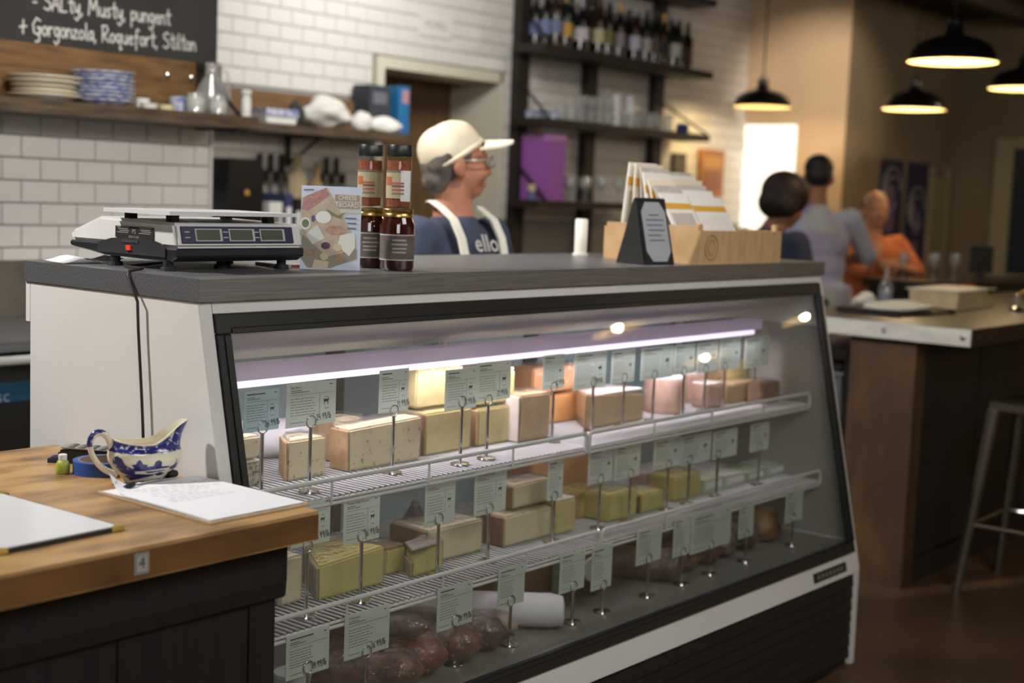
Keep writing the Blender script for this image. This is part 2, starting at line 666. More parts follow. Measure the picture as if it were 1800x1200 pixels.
# recessed doorway in the far wall
DR = .38
dr = MB().box(3.70, 4.90, YF + DR, YF + DR + .045, 0, 2.2).build('door_1', mat('brown_door', (112, 84, 54), .6, col2=(98, 72, 46), nscale=4, stretch=(6, 6, 1)))
struct(dr, 'brown wooden door set back in the tiled wall')
MB().ball((3.83, YF + DR - .04, 1.0), .03).cone((3.83, YF + DR - .04, 1.0), (3.83, YF + DR, 1.0), .012, .012).build('door_knob', chrome, dr)
for k in range(2):
    MB().box(3.86, 4.68, YF + DR - .006, YF + DR, .25 + .95 * k, 1.0 + .95 * k).build('door_panel', MATS['brown_door'], dr, bevel=.004)
tr = MB().box(3.715, 3.775, YF - .02, YF + .30, 0, 2.10).box(3.715, 4.755, YF - .02, YF + .30, 2.10, 2.16).box(4.735, 4.79, YF - .02, YF, 0, 2.16).box(4.743, 4.80, YF, YF + DR - .001, 0, 2.10)
struct(tr.build('trim_1', cream_m), 'cream painted door casing around the recessed brown door')
# lit doorway at the end
d2 = MB().box(XE + .02, XE + .05, 2.852, 3.32, 0, 2.04).build('door_2', mat('lit_frosted_glass', (240, 238, 230), .6, emis=(255, 247, 232), estr=1.1))
struct(d2, 'bright frosted glass door lit from behind')
MB().box(XE + .005, XE + .02, 2.852, 2.872, 0, 2.04).build('door_frame', cream_m, d2)
# window of the end wall
wn = MB().box(XF + .02, XF + .08, .3, 2.08, .98, 1.97).build('window_1', mat('night_pane', (38, 48, 58), .12))
struct(wn, 'dark evening window in the end wall')
mb = MB().box(XF - .02, XF + .03, 1.99, 2.13, .90, 2.05).box(XF - .02, XF + .03, .25, 1.99, 1.97, 2.05).box(XF - .03, XF + .03, .25, 2.13, .90, .98)
mb.box(XF - .01, XF + .03, 1.25, 1.31, .98, 1.97)
mb.build('window_frame', mat('frame_paint', (150, 138, 110), .7), wn)
mb = MB()
mb.box(9.13, 9.42, YE - .03, YE, 0, 1.72).box(9.42, 9.46, YE - .05, YE, 0, 1.80).box(9.09, 9.13, YE - .05, YE, 0, 1.80)
struct(mb.build('trim_2', mat('door_beige', (134, 120, 94), .7)), 'beige door panel on the dim tan wall')

# ------------------------------------------------------------------ chalkboard and near shelf
cbm = mat('chalkboard_slate', (38, 37, 36), .7, col2=(46, 45, 44), nscale=3, detail=8)
chalk = mat('chalk', (206, 204, 198), .9)
cb = thing('chalkboard', 'black chalkboard with handwritten cheese words above the wooden shelf', 'chalkboard', (1.2, YN - .03, 1.915))
MB().box(-2.2, .728, 0, .028, 0, .95).build('board', cbm, cb, bevel=.002)
mb = MB()
Mx = Matrix.Translation((1.13 - 1.2, -.0012, 2.032 - 1.915)) @ Matrix.Rotation(-.015, 4, 'Y')
strokes(mb, '- SALty, Musty, pungent', .058, .0056, Mx, .03)
mb.build('lettering', chalk, cb, )
mb = MB()
Mx = Matrix.Translation((1.085 - 1.2, -.0012, 1.942 - 1.915)) @ Matrix.Rotation(-.02, 4, 'Y')
strokes(mb, '+ Gorgonzola, Roquefort, Stilton', .0575, .0056, Mx, .028)
mb.build('lettering', chalk, cb)
plank_m = mat('oak_backing', (128, 94, 54), .6, col2=(84, 58, 32), nscale=5, detail=8, stretch=(1.2, 6, 9), ramp=(.3, .7), bump=.15)
sh = thing('wall_shelf', 'thick wooden shelf with plank backing on the near tiled wall', 'shelf', (1.2, YN, 1.665))
MB().box(-1.9, .715, -.30, -.01, 0, .045).build('shelf_board', shelf_wood, sh, bevel=.004)
MB().box(-1.9, .75, -.035, -.002, .046, .165).build('backing_plank', plank_m, sh, bevel=.003)
MB().box(-1.9, .75, -.033, -.002, .167, .249).build('backing_plank', plank_m, sh, bevel=.003)
for x in (.645, -.75):
    mb = MB().box(x - .02, x + .02, -.042, -.034, .0, .25).box(x - .02, x + .02, -.29, -.034, -.008, 0)
    mb.cone((x, -.04, .235), (x, -.27, .05), .008, .008, 8)
    mb.build('shelf_bracket', black_steel, sh)
for x in (.49, .60):
    MB().ball((x, -.037, .19), .011).build('screw', chrome, sh)
# plates
cream = mat('cream_china', (216, 206, 186), .25)
bluep = mat('blue_china', (196, 198, 208), .25, col2=(112, 122, 176), nscale=40, ramp=(.42, .62))
grey_china = mat('white_china', (220, 219, 214), .25)


def plate_mesh(r, h, m):
    return MB().lathe([(0, 0), (r * .55, 0), (r * .6, .004), (r * .98, h - .001), (r, h + .001), (r, h + .004), (r * .96, h + .004), (r * .58, .008), (0, .006)], seg=32).mesh('plate', m, smooth=True)


def stack(px, py, Y, r, n, dz, m, lab, grp, hh=.018, sizes=(1,)):
    p = at(px, py, 1, Y)
    for k in range(n):
        me = plate_mesh(r * sizes[k % len(sizes)], hh, m)
        pl = bpy.data.objects.new('plate', me)
        pl.rotation_euler = (0, 0, random.uniform(0, 6))
        C.objects.link(pl)
        pl.location = (p.x + random.uniform(-.003, .003), Y, 1.711 + dz * k)
        where = 'topmost' if k == n - 1 else ('lowest' if k == 0 else ORD[n - 1 - k] + ' from the top')
        tag(pl, lab + ', ' + where + ' of its stack on the wooden shelf', 'plate', grp)


stack(77, 170, 2.25, .122, 5, .0155, cream, 'plain cream dinner plate', 'cream plates on the shelf', sizes=(1.02, .90, .90, .99, 1.0))
stack(181, 175, 2.24, .112, 8, .0138, bluep, 'blue patterned plate', 'blue patterned plates on the shelf', sizes=(.96, .98, 1., .97, .95, 1.0, .94, 1.))


def lathe_thing(name, prof, m, loc, label, cat, group=None, seg=24):
    o = MB().lathe(prof, seg=seg).build(name, m, None, smooth='auto')
    o.location = loc
    return tag(o, label, cat, group)


def onshelf(px, Y, z):
    p = at(px, 190, 1, Y)
    return (p.x, Y, z)


ram = [(0, 0), (.022, 0), (.026, .03), (.024, .03), (.021, .005), (0, .005)]
lathe_thing('ramekin', [(a * 1.05, b * 1.3) for a, b in ram], grey_china, onshelf(250, 2.22, 1.711), 'white ramekin beside the blue plates on the wooden shelf', 'ramekin')
lathe_thing('dipping_bowl', [(a * 1.25, b * .6) for a, b in ram], grey_china, onshelf(262, 2.14, 1.711), 'small shallow white bowl at the shelf edge near the ramekin', 'bowl')
lathe_thing('dipping_bowl', [(a * 1.2, b * .6) for a, b in ram], mat('pale_yellow_china', (214, 206, 160), .3), onshelf(292, 2.14, 1.711), 'small pale yellow bowl at the shelf edge before the glass jars', 'bowl')
lathe_thing('cup', [(0, 0), (.028, 0), (.036, .06), (.034, .06), (.026, .006), (0, .006)], bluep, onshelf(313, 2.27, 1.711), 'blue patterned cup behind the pale yellow bowl', 'cup')


def jar(px, Y, r, h, label, fillm=None, fh=.6):
    t = thing('glass_jar', label, 'jar', onshelf(px, Y, 1.711))
    MB().lathe([(0, 0), (r, 0), (r, h * .8), (r * .85, h * .9), (r * .85, h), (r * .8, h), (r * .8, h * .9), (r * .95, h * .8), (r * .95, .004), (0, .004)]).build('vessel', glass_thick, t, smooth='auto')
    if fillm:
        MB().lathe([(0, .005), (r * .93, .005), (r * .93, h * fh), (r * .6, h * fh + .01), (0, h * fh + .012)]).build('contents', fillm, t, smooth=True)
    return t


sugar = mat('white_filling', (226, 222, 212), .9, col2=(206, 200, 186), nscale=30)
jar(343, 2.2, .036, .075, 'low glass jar of white crystals left of the tall carafe', sugar, .7)
jar(383, 2.16, .034, .07, 'low glass jar of white crystals in front of the tall carafe', sugar, .6)
cf = thing('carafe', 'tall conical glass carafe on the wooden shelf', 'carafe', onshelf(372, 2.28, 1.711))
MB().lathe([(0, 0), (.078, 0), (.082, .02), (.07, .08), (.03, .15), (.024, .19), (.03, .2), (.028, .2), (.022, .19), (.027, .15), (.066, .08), (.078, .02), (0, .006)]).build('vessel', glass_thick, cf, smooth='auto')
MB().tube([(.03, 0, .185), (.07, 0, .17), (.085, 0, .11), (.072, 0, .07)], .006).build('handle', glass_thick, cf, smooth=True)
bw = thing('squeeze_bottle', 'slim white bottle with a wide cap at the right end of the wooden shelf', 'bottle', onshelf(433, 2.2, 1.711))
MB().lathe([(0, 0), (.017, 0), (.019, .01), (.019, .07), (.013, .085), (.013, .095)]).build('body', grey_china, bw, smooth='auto')
MB().lathe([(.013, .085), (.019, .088), (.02, .105), (0, .107)]).build('cap', grey_china, bw, smooth='auto')

# ------------------------------------------------------------------ far shelf, back counter
fs = thing('wall_shelf', 'long wooden shelf on the far tiled wall left of the door', 'shelf', (2.8, YF, 1.705))
MB().box(-.862, .90, -.30, -.009, 0, .04).build('shelf_board', shelf_wood, fs, bevel=.004)
MB().box(-.862, .74, -.035, -.002, .042, .205).build('backing_plank', plank_m, fs, bevel=.003)
for x in (-.55, .3):
    MB().box(x - .015, x + .015, -.28, -.036, -.008, 0).box(x - .015, x + .015, -.036, -.028, -.15, 0).cone((x, -.036, -.14), (x, -.26, -.008), .007, .007).build('shelf_bracket', black_steel, fs)


def lump(name, r, m, loc, label, cat, seed, group=None):
    rnd = random.Random(seed)
    mb = MB().ball((0, 0, 0), 1, 4)
    ph = [(rnd.uniform(0, 6), Vector((rnd.uniform(-1, 1), rnd.uniform(-1, 1), rnd.uniform(-1, 1))) * rnd.uniform(2, 6)) for _ in range(9)]
    for v in mb.bm.verts:
        k = 1 + sum(math.sin(v.co.dot(d) + a) for a, d in ph) * .05
        v.co = Vector((v.co.x * r[0] * k, v.co.y * r[1] * k, max(v.co.z, -.72) * r[2] * k * (1 + .35 * max(0, v.co.z) ** 3)))
        v.co.z += .70 * r[2]
    zmin = min(v.co.z for v in mb.bm.verts)
    for v in mb.bm.verts:
        v.co.z -= zmin
    o = mb.build(name, m, None, smooth=True)
    o.location = loc
    return tag(o, label, cat, group)


bag = mat('white_bag_paper', (206, 202, 196), .6, bump=.6, bscale=14)
SZ = 1.7455


def onfar(px, Y):
    p = at(px, 215, 1, Y)
    return (p.x, Y, SZ)


tb = thing('porcelain_tray', 'white and blue patterned tray at the left of the far shelf', 'tray', onfar(480, 3.1))
MB().prism([(-.09, 0), (.09, 0), (.10, .035), (-.10, .035)], 1, -.06, .06).build('body', grey_china, tb, bevel=.004)
MB().box(-.10, .10, -.066, .066, .036, .07).build('lid', bluep, tb, bevel=.008)
lump('cloth_bundle', (.04, .04, .055), mat('charcoal_cloth', (52, 50, 52), .9), onfar(521, 3.08), 'small charcoal bundle between the tray and the white bag', 'cloth', 3)
lump('paper_bag', (.16, .1, .072), bag, onfar(572, 3.16), 'large crumpled white bag on the far shelf', 'bag', 5)
lump('paper_bag', (.055, .04, .045), bag, onfar(637, 3.05), 'small crumpled white bag leaning on the large one', 'bag', 9)
lump('folded_towel', (.10, .06, .04), mat('white_towel', (226, 224, 218), .9, bump=.3, bscale=25), (onfar(676, 3.06)[0], 3.06, SZ), 'folded white towel at the right end of the far shelf', 'towel', 11)
bx = thing('archive_box', 'charcoal box file standing behind the towel on the far shelf', 'box', onfar(652, 3.21))
MB().box(-.075, .075, -.06, .06, 0, .245).build('body', mat('charcoal_card', (62, 66, 76), .7, col2=(44, 47, 56), nscale=30, stretch=(1, 1, 6)), bx, bevel=.004)
MB().box(-.05, .05, -.062, -.06, .15, .21).build('label_sheet', mat('grey_label', (104, 104, 112), .8), bx)
bx = thing('box_file', 'bright blue box with a pink label standing on the far shelf', 'box', onfar(694, 3.2))
MB().box(-.042, .042, -.06, .06, 0, .255).build('body', mat('blue_card', (34, 108, 160), .6), bx, bevel=.004)
MB().box(-.012, .036, -.063, -.06, .165, .235).build('label_sheet', mat('pink_label', (176, 130, 140), .8), bx)

# counter under the far shelf
bc = thing('back_counter', 'long steel topped counter under the far shelf', 'counter', (2.82, 3.05, 0))
MB().box(-.87, .86, -.22, .235, .06, .96).build('cabinet', mat('grey_cabinet', (96, 92, 86), .6), bc, bevel=.004)
MB().box(-.88, .87, -.25, .24, .96, 1.0).build('worktop', steel, bc, bevel=.004)
t = thing('speaker', 'tall black rounded box standing at the left end of the far counter', 'speaker', (2.675, 3.14, 1.0))
rr = [(-.105, 0), (.105, 0), (.105, .53), (.09, .562), (.06, .575), (-.105, .575)]
MB().prism(rr, 1, -.07, .07).build('body', mat('black_gloss', (22, 22, 23), .25), t, bevel=.006)
MB().cone((0, -.0705, .42), (0, -.074, .42), .014, .014, 16).build('lamp_glint', mat('amber_glint', (190, 140, 70), .4), t)  # amber disc is a warm lamp reflection painted on the black front
kr = thing('knife_rack', 'dark wooden knife rail on the far tiles below the shelf', 'rack', (3.25, YF - .008, 1.50))
MB().box(-.38, -.16, -.03, 0, -.025, .03).build('rail', dark_wood, kr, bevel=.003)
MB().box(.05, .24, -.03, 0, -.025, .03).build('rail', dark_wood, kr, bevel=.003)
for x in (-.34, -.27, -.20, .10, .17):
    k = MB().box(x - .012, x + .012, -.036, -.032, -.20, .02).build('knife_blade', steel, kr)
    MB().box(x - .011, x + .011, -.042, -.028, .02, .11).build('knife_handle', black_plastic, k, bevel=.003)
bm_ = mat('light_board', (176, 160, 128), .6, col2=(150, 134, 104), nscale=6, stretch=(8, 8, 1))
for i, (px, h, wd, mm, lab) in enumerate(((522, .62, .11, bm_, 'pale wooden serving board leaning on the far tiles'),
                                        (556, .58, .08, mat('tan_board', (150, 126, 92), .6), 'narrow tan board leaning beside the pale one'),
                                        (486, .42, .05, mat('navy_binder', (52, 58, 96), .6), 'navy blue binder standing on the far counter'),
                                        (503, .40, .045, black_plastic, 'black binder standing beside the navy one'),
                                        (463, .38, .08, grey_china, 'white box standing between the black box and the navy binder'))):
    p = at(px, 340, 1, 3.13 if i > 1 else 3.18)
    t = thing('serving_board' if i < 2 else ('binder' if i < 4 else 'carton'), lab, 'board' if i < 2 else ('binder' if i < 4 else 'box'), (p.x, p.y, 1.0))
    if i < 2:
        MB().prism([(-wd / 2, 0), (wd / 2, 0), (wd / 2, h * .8), (wd * .18, h * .86), (wd * .18, h), (-wd * .18, h), (-wd * .18, h * .86), (-wd / 2, h * .8)], 1, -.01, .01).build('board', mm, t, bevel=.003)
    else:
        MB().box(-wd / 2, wd / 2, -.09, .09, 0, h).build('cover', mm, t, bevel=.004)
        MB().box(-wd * .3, wd * .3, -.092, -.09, h * .6, h * .85).build('spine_label', paper if i < 4 else mat('grey_label', (104, 104, 112), .8), t)

# stainless counter on the left with a dark cooler below
sc = thing('steel_counter', 'stainless counter with backsplash below the near tiles', 'counter', (.4, 2.05, 0))
MB().box(-2.4, 1.45, -.32, .34, .935, .965).build('worktop', steel, sc, bevel=.006, seg=2)
MB().box(-2.4, 1.45, .325, .34, .966, 1.165).build('backsplash', mat('dull_steel', (132, 124, 114), .5, .7, col2=(112, 105, 97), nscale=9), sc, bevel=.002)
MB().box(-2.4, 1.45, -.26, .34, .06, .93).build('cooler_body', mat('dark_cooler', (62, 58, 55), .4, .3), sc, bevel=.004)
MB().box(-2.4, 1.45, -.265, -.26, .775, .835).build('cooler_stripe', mat('blue_stripe', (42, 96, 132), .5), sc)
MB().tube([(-2.4, -.36, .915), (1.45, -.36, .915)], .014, 12).build('towel_rail', mat('white_rail', (226, 224, 220), .3), sc, smooth='auto')
for x in (-2.0, -.2, 1.3):
    MB().cone((x, -.36, .915), (x, -.3, .94), .008, .008).build('rail_post', steel, sc)
p = at(8, 697, 1, 2.05 - .266)
text_obj('lettering', 'sc', .055, mat('pale_print', (170, 196, 206), .7), sc, (p.x - .4 - .005, -.2665, p.z), align='CENTER')
# blank plaque with faint grey lettering over the door
pl = thing('door_sign', 'small white sign with faint grey letters on the tiles above the door', 'sign', (4.17, YF - .0075, 2.30))
MB().box(-.13, .13, -.008, 0, 0, .12).build('plate', mat('sign_white', (214, 210, 204), .5), pl, bevel=.002)
text_obj('lettering', 'MOREL', .055, mat('faint_grey', (150, 146, 142), .8), pl, (0, -.0085, .065))
# ------------------------------------------------------------------ wine rack on the far wall
rack_m = mat('rack_timber', (44, 34, 27), .6, col2=(34, 27, 22), nscale=6, stretch=(6, 6, 1))
wr = thing('wine_rack', 'dark timber wall rack with shelves of bottles and glasses', 'rack', (5.7, YF, 0))
for x in (4.885, 5.575, 6.335):
    MB().box(x - .05 - 5.7, x + .05 - 5.7, -.07, -.012, 1.0, 2.98).build('post', rack_m, wr, bevel=.003)
SHZ = (2.80, 2.325, 1.905, 1.43)
for z, a, b in ((SHZ[0], 4.77, 6.62), (SHZ[1], 4.77, 6.62), (SHZ[2], 4.77, 6.62), (SHZ[3], 4.77, 5.95)):
    MB().box(a - 5.7, b - 5.7, -.30, -.071, z - .045, z).build('shelf_board', rack_m, wr, bevel=.003)
for z in SHZ[1:]:
    for x in (4.862, 6.60):
        if (z < 1.5 or z > 2.2) and x > 6:
            continue
        MB().cone((min(x, 6.36) - 5.7, -.075, z + .20), (x - 5.7, -.288, z + .004), .008, .008, 8).build('brace', black_steel, wr)


def bottle_meshes(r, h):
    body = [(0, 0), (r, 0), (r, h * .58), (r * .9, h * .64), (r * .42, h * .74), (r * .36, h * .93), (r * .42, h * .94), (r * .42, h * .97), (0, h * .97)]
    return body


dk = [mat('bottle_green', (22, 26, 20), .12), mat('bottle_black', (18, 17, 18), .12), mat('bottle_brown', (40, 24, 14), .12)]
labs = [('blue', (112, 124, 168)), ('pale blue', (124, 136, 176)), ('blue grey', (110, 118, 150)), ('yellow', (206, 164, 66)),
        ('white', (206, 198, 200)), ('cream', (200, 190, 150)), ('olive', (120, 112, 62)), ('pinkish grey', (150, 138, 138)),
        ('painted highlight', (200, 200, 214)), ('grey white', (180, 178, 168)), ('brown', (96, 80, 66)), ('black', (44, 42, 42)), ('large white', (206, 204, 194))]  # one pale label colour stands in for a highlight on bottle glass
bpx = [930, 949, 974, 994, 1021, 1052, 1069, 1089, 1116, 1136, 1152, 1166, 1186]
for i, (px, (ln, lc)) in enumerate(zip(bpx, labs)):
    r = .036 if i < 3 else (.040 if i not in (4, 12) else .05)
    h = .33 if i not in (4,) else .30
    p = at(px, 60, 1, 3.08)
    if i < 3:
        p = at(px, 60, 0, 4.925)
    t = thing('wine_bottle', 'dark bottle with %s label, %s from the left in the front rack row' % (ln, ORD[i]), 'bottle', (p.x, (3.19, 3.113, 3.038)[i] if i < 3 else 3.08, SHZ[1] + .001), 0, 'bottles on the wine rack')
    MB().lathe(bottle_meshes(r, h), seg=20).build('glass_body', dk[i % 3], t, smooth='auto')
    MB().lathe([(r + .0008, h * .2), (r + .0008, h * .45)], seg=20).build('label_sheet', mat('label_' + ln.replace(' ', '_'), tuple(int(v * .86) for v in lc), .7), t, smooth=True)
    MB().lathe([(r * .38, h * .8), (r * .45, h * .82), (r * .45, h * .985), (0, h * .99)], seg=16).build('capsule', mat('capsule_%d' % (i % 4), ((120, 120, 130), (60, 40, 36), (40, 40, 44), (150, 120, 60))[i % 4], .35, .6), t, smooth='auto')
for i in range(16):
    x = 5.06 + .100 * i
    t = thing('wine_bottle', 'dark bottle in the back row of the rack, %s from the left' % ORD[i], 'bottle', (x, 3.18, SHZ[1] + .001), 0, 'bottles on the wine rack')
    MB().lathe(bottle_meshes(.039, .34), seg=16).build('glass_body', dk[(i + 1) % 3], t, smooth='auto')
    MB().lathe([(.0398, .05), (.0398, .16)], seg=16).build('label_sheet', mat('label_dim_%d' % (i % 3), ((96, 60, 50), (110, 96, 70), (70, 72, 84))[i % 3], .7), t, smooth=True)
for i, (px, c, cn) in enumerate(((955, (150, 110, 40), 'amber'), (1020, (150, 110, 40), 'amber'), (1058, (60, 60, 62), 'dark'), (1078, (60, 60, 62), 'dark'), (1105, (120, 40, 50), 'crimson'), (1118, (120, 60, 60), 'rosy'), (1148, (170, 130, 80), 'tan'), (1166, (170, 130, 80), 'tan'), (1184, (170, 130, 80), 'tan'))):
    p = at(px, 5, 1, 3.08)
    t = thing('spirit_bottle', '%s bottle on the uppermost board of the wine rack, %s from the left' % (cn, ORD[i]), 'bottle', (p.x, 3.08, SHZ[0] + .001), 0, 'bottles on the uppermost rack board')
    MB().lathe(bottle_meshes(.038, .16), seg=16).build('glass_body', mat('bottle_' + cn, c, .15), t, smooth='auto')


def tumbler(px, Y, z, r, h, label, grp='tumblers on the wine rack'):
    p = at(px, 190, 1, Y)
    o = MB().lathe([(0, 0), (r * .85, 0), (r, h), (r * .93, h), (r * .8, .008), (0, .008)], seg=18).build('tumbler', glass_thick, None, smooth='auto')
    o.location = (p.x, Y, z)
    return tag(o, label, 'glass', grp)


for i, px in enumerate((985, 1003, 1021, 1037, 1052, 1068, 1098, 1120, 1142, 1164)):
    tumbler(px, 3.06, SHZ[2] + .001, .034, .085, 'clear tumbler, %s from the left in the front row of the middle rack board' % ORD[i])
for i, px in enumerate((1022, 1038, 1053, 1066)):
    tumbler(px, 3.06, SHZ[2] + .088, .034, .07, 'clear tumbler stacked on another on the middle rack board, %s of four' % ORD[i])
for i, px in enumerate((1083, 1106)):
    p = at(px, 190, 1, 3.07)
    t = thing('tall_glass', 'tall bright glass on the middle rack board, %s' % ('left one of the pair' if i == 0 else 'right one of the pair'), 'glass', (p.x, 3.07, SHZ[2] + .001))
    MB().lathe([(0, 0), (.03, 0), (.034, .19), (.031, .19), (.026, .01), (0, .01)], seg=18).build('vessel', mat('frosted_glass', (206, 206, 210), .25), t, smooth='auto')
for i, px in enumerate((1128, 1150, 1176)):
    tumbler(px, 3.16, SHZ[2] + .001, .034, .12, 'taller clear tumbler at the back of the middle rack board, %s of three' % ORD[i])
for i in range(4):
    p = at(900 + 18 * i, 190, 0, 4.935)
    o = MB().lathe([(0, 0), (.02, 0), (.0285, .05), (.026, .05), (.018, .006), (0, .006)], seg=20).build('rice_bowl', bluep, None, smooth='auto')
    o.location = (4.935 + .012 * (i % 2), 3.045 + (3 - i) * .0585, SHZ[2] + .001 )
    tag(o, 'blue patterned bowl at the left of the middle rack board, %s of four' % ORD[i], 'bowl', 'bowls on the wine rack')
lathe_thing('blue_jar', [(0, 0), (.04, 0), (.045, .02), (.045, .05), (.03, .065), (0, .068)], mat('cobalt', (40, 52, 120), .3), (at(1200, 212, 1, 3.08).x, 3.08, SHZ[2] + .001), 'squat cobalt blue jar at the right end of the middle rack board', 'jar')
t = thing('gift_box', 'bright purple box on the lowest rack board behind the man', 'box', (4.96, 3.125, SHZ[3] + .001))
MB().box(-.075, .09, -.10, .098, 0, .345).build('body', mat('purple_card', (152, 86, 166), .6), t, bevel=.003)
MB().box(-.078, .093, -.102, .1, .346, .385).build('lid', mat('lilac_card', (172, 120, 172), .6), t, bevel=.003)
t = thing('snack_tin', 'small blue and white tin before the purple box', 'tin', (4.815, 3.085, SHZ[3] + .001))
MB().lathe([(0, 0), (.028, 0), (.028, .05), (0, .05)]).build('body', mat('tin_blue', (88, 96, 140), .4), t, smooth='auto')
MB().lathe([(.0, .051), (.025, .051), (.025, .09), (0, .09)]).build('lid', mat('tin_cream', (190, 172, 130), .4), t, smooth='auto')
for i, px in enumerate((975, 990, 1004, 1018, 1032, 1047, 1062)):
    p = at(px, 310, 1, 3.07)
    o = MB().lathe([(0, 0), (.026, 0), (.026, .003), (.004, .008), (.004, .06), (.03, .09), (.034, .12), (.027, .15), (.025, .15), (.031, .12), (.027, .093), (0, .065)], seg=18).build('wine_glass', glass_thick, None, smooth='auto')
    o.location = (p.x + .16, 3.07 + (i % 2) * .08, SHZ[3] + .001)
    tag(o, 'stemmed wine glass on the lowest rack board, %s from the left' % ORD[i], 'glass', 'wine glasses on the rack')
# things hung on the far tiles right of the rack
t = thing('framed_notice', 'small black framed notice on the far tiles', 'picture', (at(1188, 300, 1, YF).x, YF - .012, 1.665))
MB().box(-.085, .085, -.015, 0, -.12, .12).build('frame', mat('notice_black', (44, 40, 36), .5), t, bevel=.003)
MB().box(-.06, .06, -.0165, -.015, -.09, .09).build('print_sheet', mat('notice_grey', (66, 60, 52), .7, col2=(96, 88, 76), nscale=25, stretch=(1, 1, 4)), t)
t = thing('wooden_plaque', 'orange brown wooden plaque on the far tiles beside the lit door', 'plaque', (at(1244, 300, 1, YF).x, YF - .012, 1.67))
MB().box(-.16, .16, -.025, 0, -.175, .16).build('board', mat('honey_wood', (176, 116, 44), .5, col2=(150, 90, 34), nscale=6, stretch=(5, 1, 1)), t, bevel=.004)
MB().box(-.12, .12, -.028, -.025, .03, .11).build('panel', mat('honey_light', (190, 140, 66), .5), t)
MB().box(-.12, .12, -.028, -.025, -.13, .0).build('panel', mat('honey_dark', (140, 86, 36), .5), t)
area('rack_lamp', (6.75, 3.02, 2.02), (6.8, 3.3, 1.5), .12, 1.8, (1, .72, .30))

# ------------------------------------------------------------------ pendants
shade_m = mat('black_enamel', (22, 20, 19), .28, coat=.4)
refl_m = mat('cream_reflector', (240, 222, 170), .5)


def pendant(label, x, y, z, power=9):
    t = thing('pendant_lamp', label, 'lamp', (x, y, z), 0, 'black pendant lamps')
    out = [(.2, 0), (.198, .012), (.186, .045), (.160, .078), (.125, .098), (.095, .108), (.05, .120), (.038, .135), (.036, .185), (.024, .198), (.008, .203), (0, .203)]
    MB().lathe(out, seg=40).build('lamp_shade', shade_m, t, smooth='auto')
    MB().lathe([(.199, .0), (.195, .012), (.183, .043), (.157, .075), (.122, .095), (.09, .104), (0, .108)], seg=40).build('reflector', refl_m, t, smooth=True)
    MB().cone((0, 0, .20), (0, 0, 2.9 - z + .1), .005, .005, 8).build('cord', black_rubber, t)
    b = MB().ball((0, 0, .062), .028, 2).build('bulb', mat('warm_bulb', (255, 226, 170), .5, emis=(255, 214, 150), estr=22), t, smooth=True)
    l = bpy.data.lights.new('bulb_light', 'POINT')
    l.energy = power
    l.color = (1, .80, .52)
    l.shadow_soft_size = .03
    o = bpy.data.objects.new('bulb_light', l)
    C.objects.link(o)
    o.location = (x, y, z + .022)
    return t


pendant('black pendant lamp, the large near one over the bar', 4.631, .526, 2.130)
pendant('black pendant lamp cut by the right edge of the photo', 6.7, .935, 2.185)
pendant('black pendant lamp hanging before the dim tan wall', 7.15, 1.80, 2.105)
pendant('black pendant lamp hanging before the tan wall near the lit door', 7.0, 2.83, 2.12, 3.5)
for i, (x, y, z) in enumerate(((6.68, -3.66, 2.1), (9.0, -4.45, 1.98), (8.9, -3.35, 1.98))):
    pendant('black pendant lamp on the dining side seen only as a glow in the glass, %s' % ORD[i], x, y, z, 9)

# ------------------------------------------------------------------ posters on the dim wall
for i, (a, b, zt, zb, lab) in enumerate(((8.215, 8.60, 1.825, 1.12, 'left dark purple poster with a pale swirl'), (8.70, 9.08, 1.823, .70, 'right tall dark purple poster with a pale figure'))):
    t = thing('poster', lab + ' on the dim tan wall', 'poster', ((a + b) / 2, YE - .001, zb))
    h, wd = zt - zb, b - a
    MB().box(-wd / 2, wd / 2, -.012, 0, 0, h).build('sheet', mat('poster_purple', (46, 34, 62), .6), t)
    rnd = random.Random(i)
    mb = MB()
    for k in range(3):
        pts = [((.16 - .03 * k) * math.cos(a_) * wd / .4, -.0135, h * .68 - .03 * k + (.17 - .04 * k) * math.sin(a_)) for a_ in [j * .35 + k for j in range(12)]]
        mb.tube(pts, .009, 6)
    mb.build('swirl', mat('poster_pale', (128, 126, 124), .7), t)
    MB().ball((.02, -.012, h * .58), (.07, .003, .11)).ball((.0, -.012, h * .36), (.10, .003, .12)).build('figure', mat('poster_mauve', (104, 84, 110), .7), t, smooth=True)

# ------------------------------------------------------------------ bar
zinc = mat('zinc_sheet', (112, 108, 98), .3, 1., col2=(88, 85, 76), nscale=5, detail=8, bump=.03)
zincb = mat('zinc_band', (228, 226, 222), .5, .1, col2=(196, 193, 188), nscale=9, stretch=(1, 1, 6), ramp=(.25, .8))
darkbar = mat('bar_dark_boards', (26, 22, 19), .6, col2=(36, 29, 24), nscale=5, stretch=(8, 8, 1), bump=.2)
post_m = mat('stained_timber', (72, 50, 34), .6, col2=(104, 74, 38), nscale=4, detail=6, stretch=(2, 2, 1), ramp=(.45, .8), bump=.2)
bar = thing('bar_counter', 'dark timber bar with a zinc covered top and riveted edge', 'bar', (3.468, .11, 0))
bx0, by0 = -.02, -.22
MB().box(-.03, 3.0, by0, .62, .975, 1.03).build('bar_top', zinc, bar, bevel=.004)
MB().box(-.036, -.0305, by0, .62, .965, 1.028).build('edge_band', zincb, bar, bevel=.002)
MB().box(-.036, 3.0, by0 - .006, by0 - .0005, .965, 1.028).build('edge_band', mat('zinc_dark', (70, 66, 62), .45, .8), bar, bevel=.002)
for y in (-.19, .12, .43):
    MB().ball((-.0365, y, .997), (.006, .012, .012)).build('rivet', chrome, bar, smooth=True)
MB().box(0, .10, 0, .27, 0, .974).build('corner_post', post_m, bar, bevel=.004)
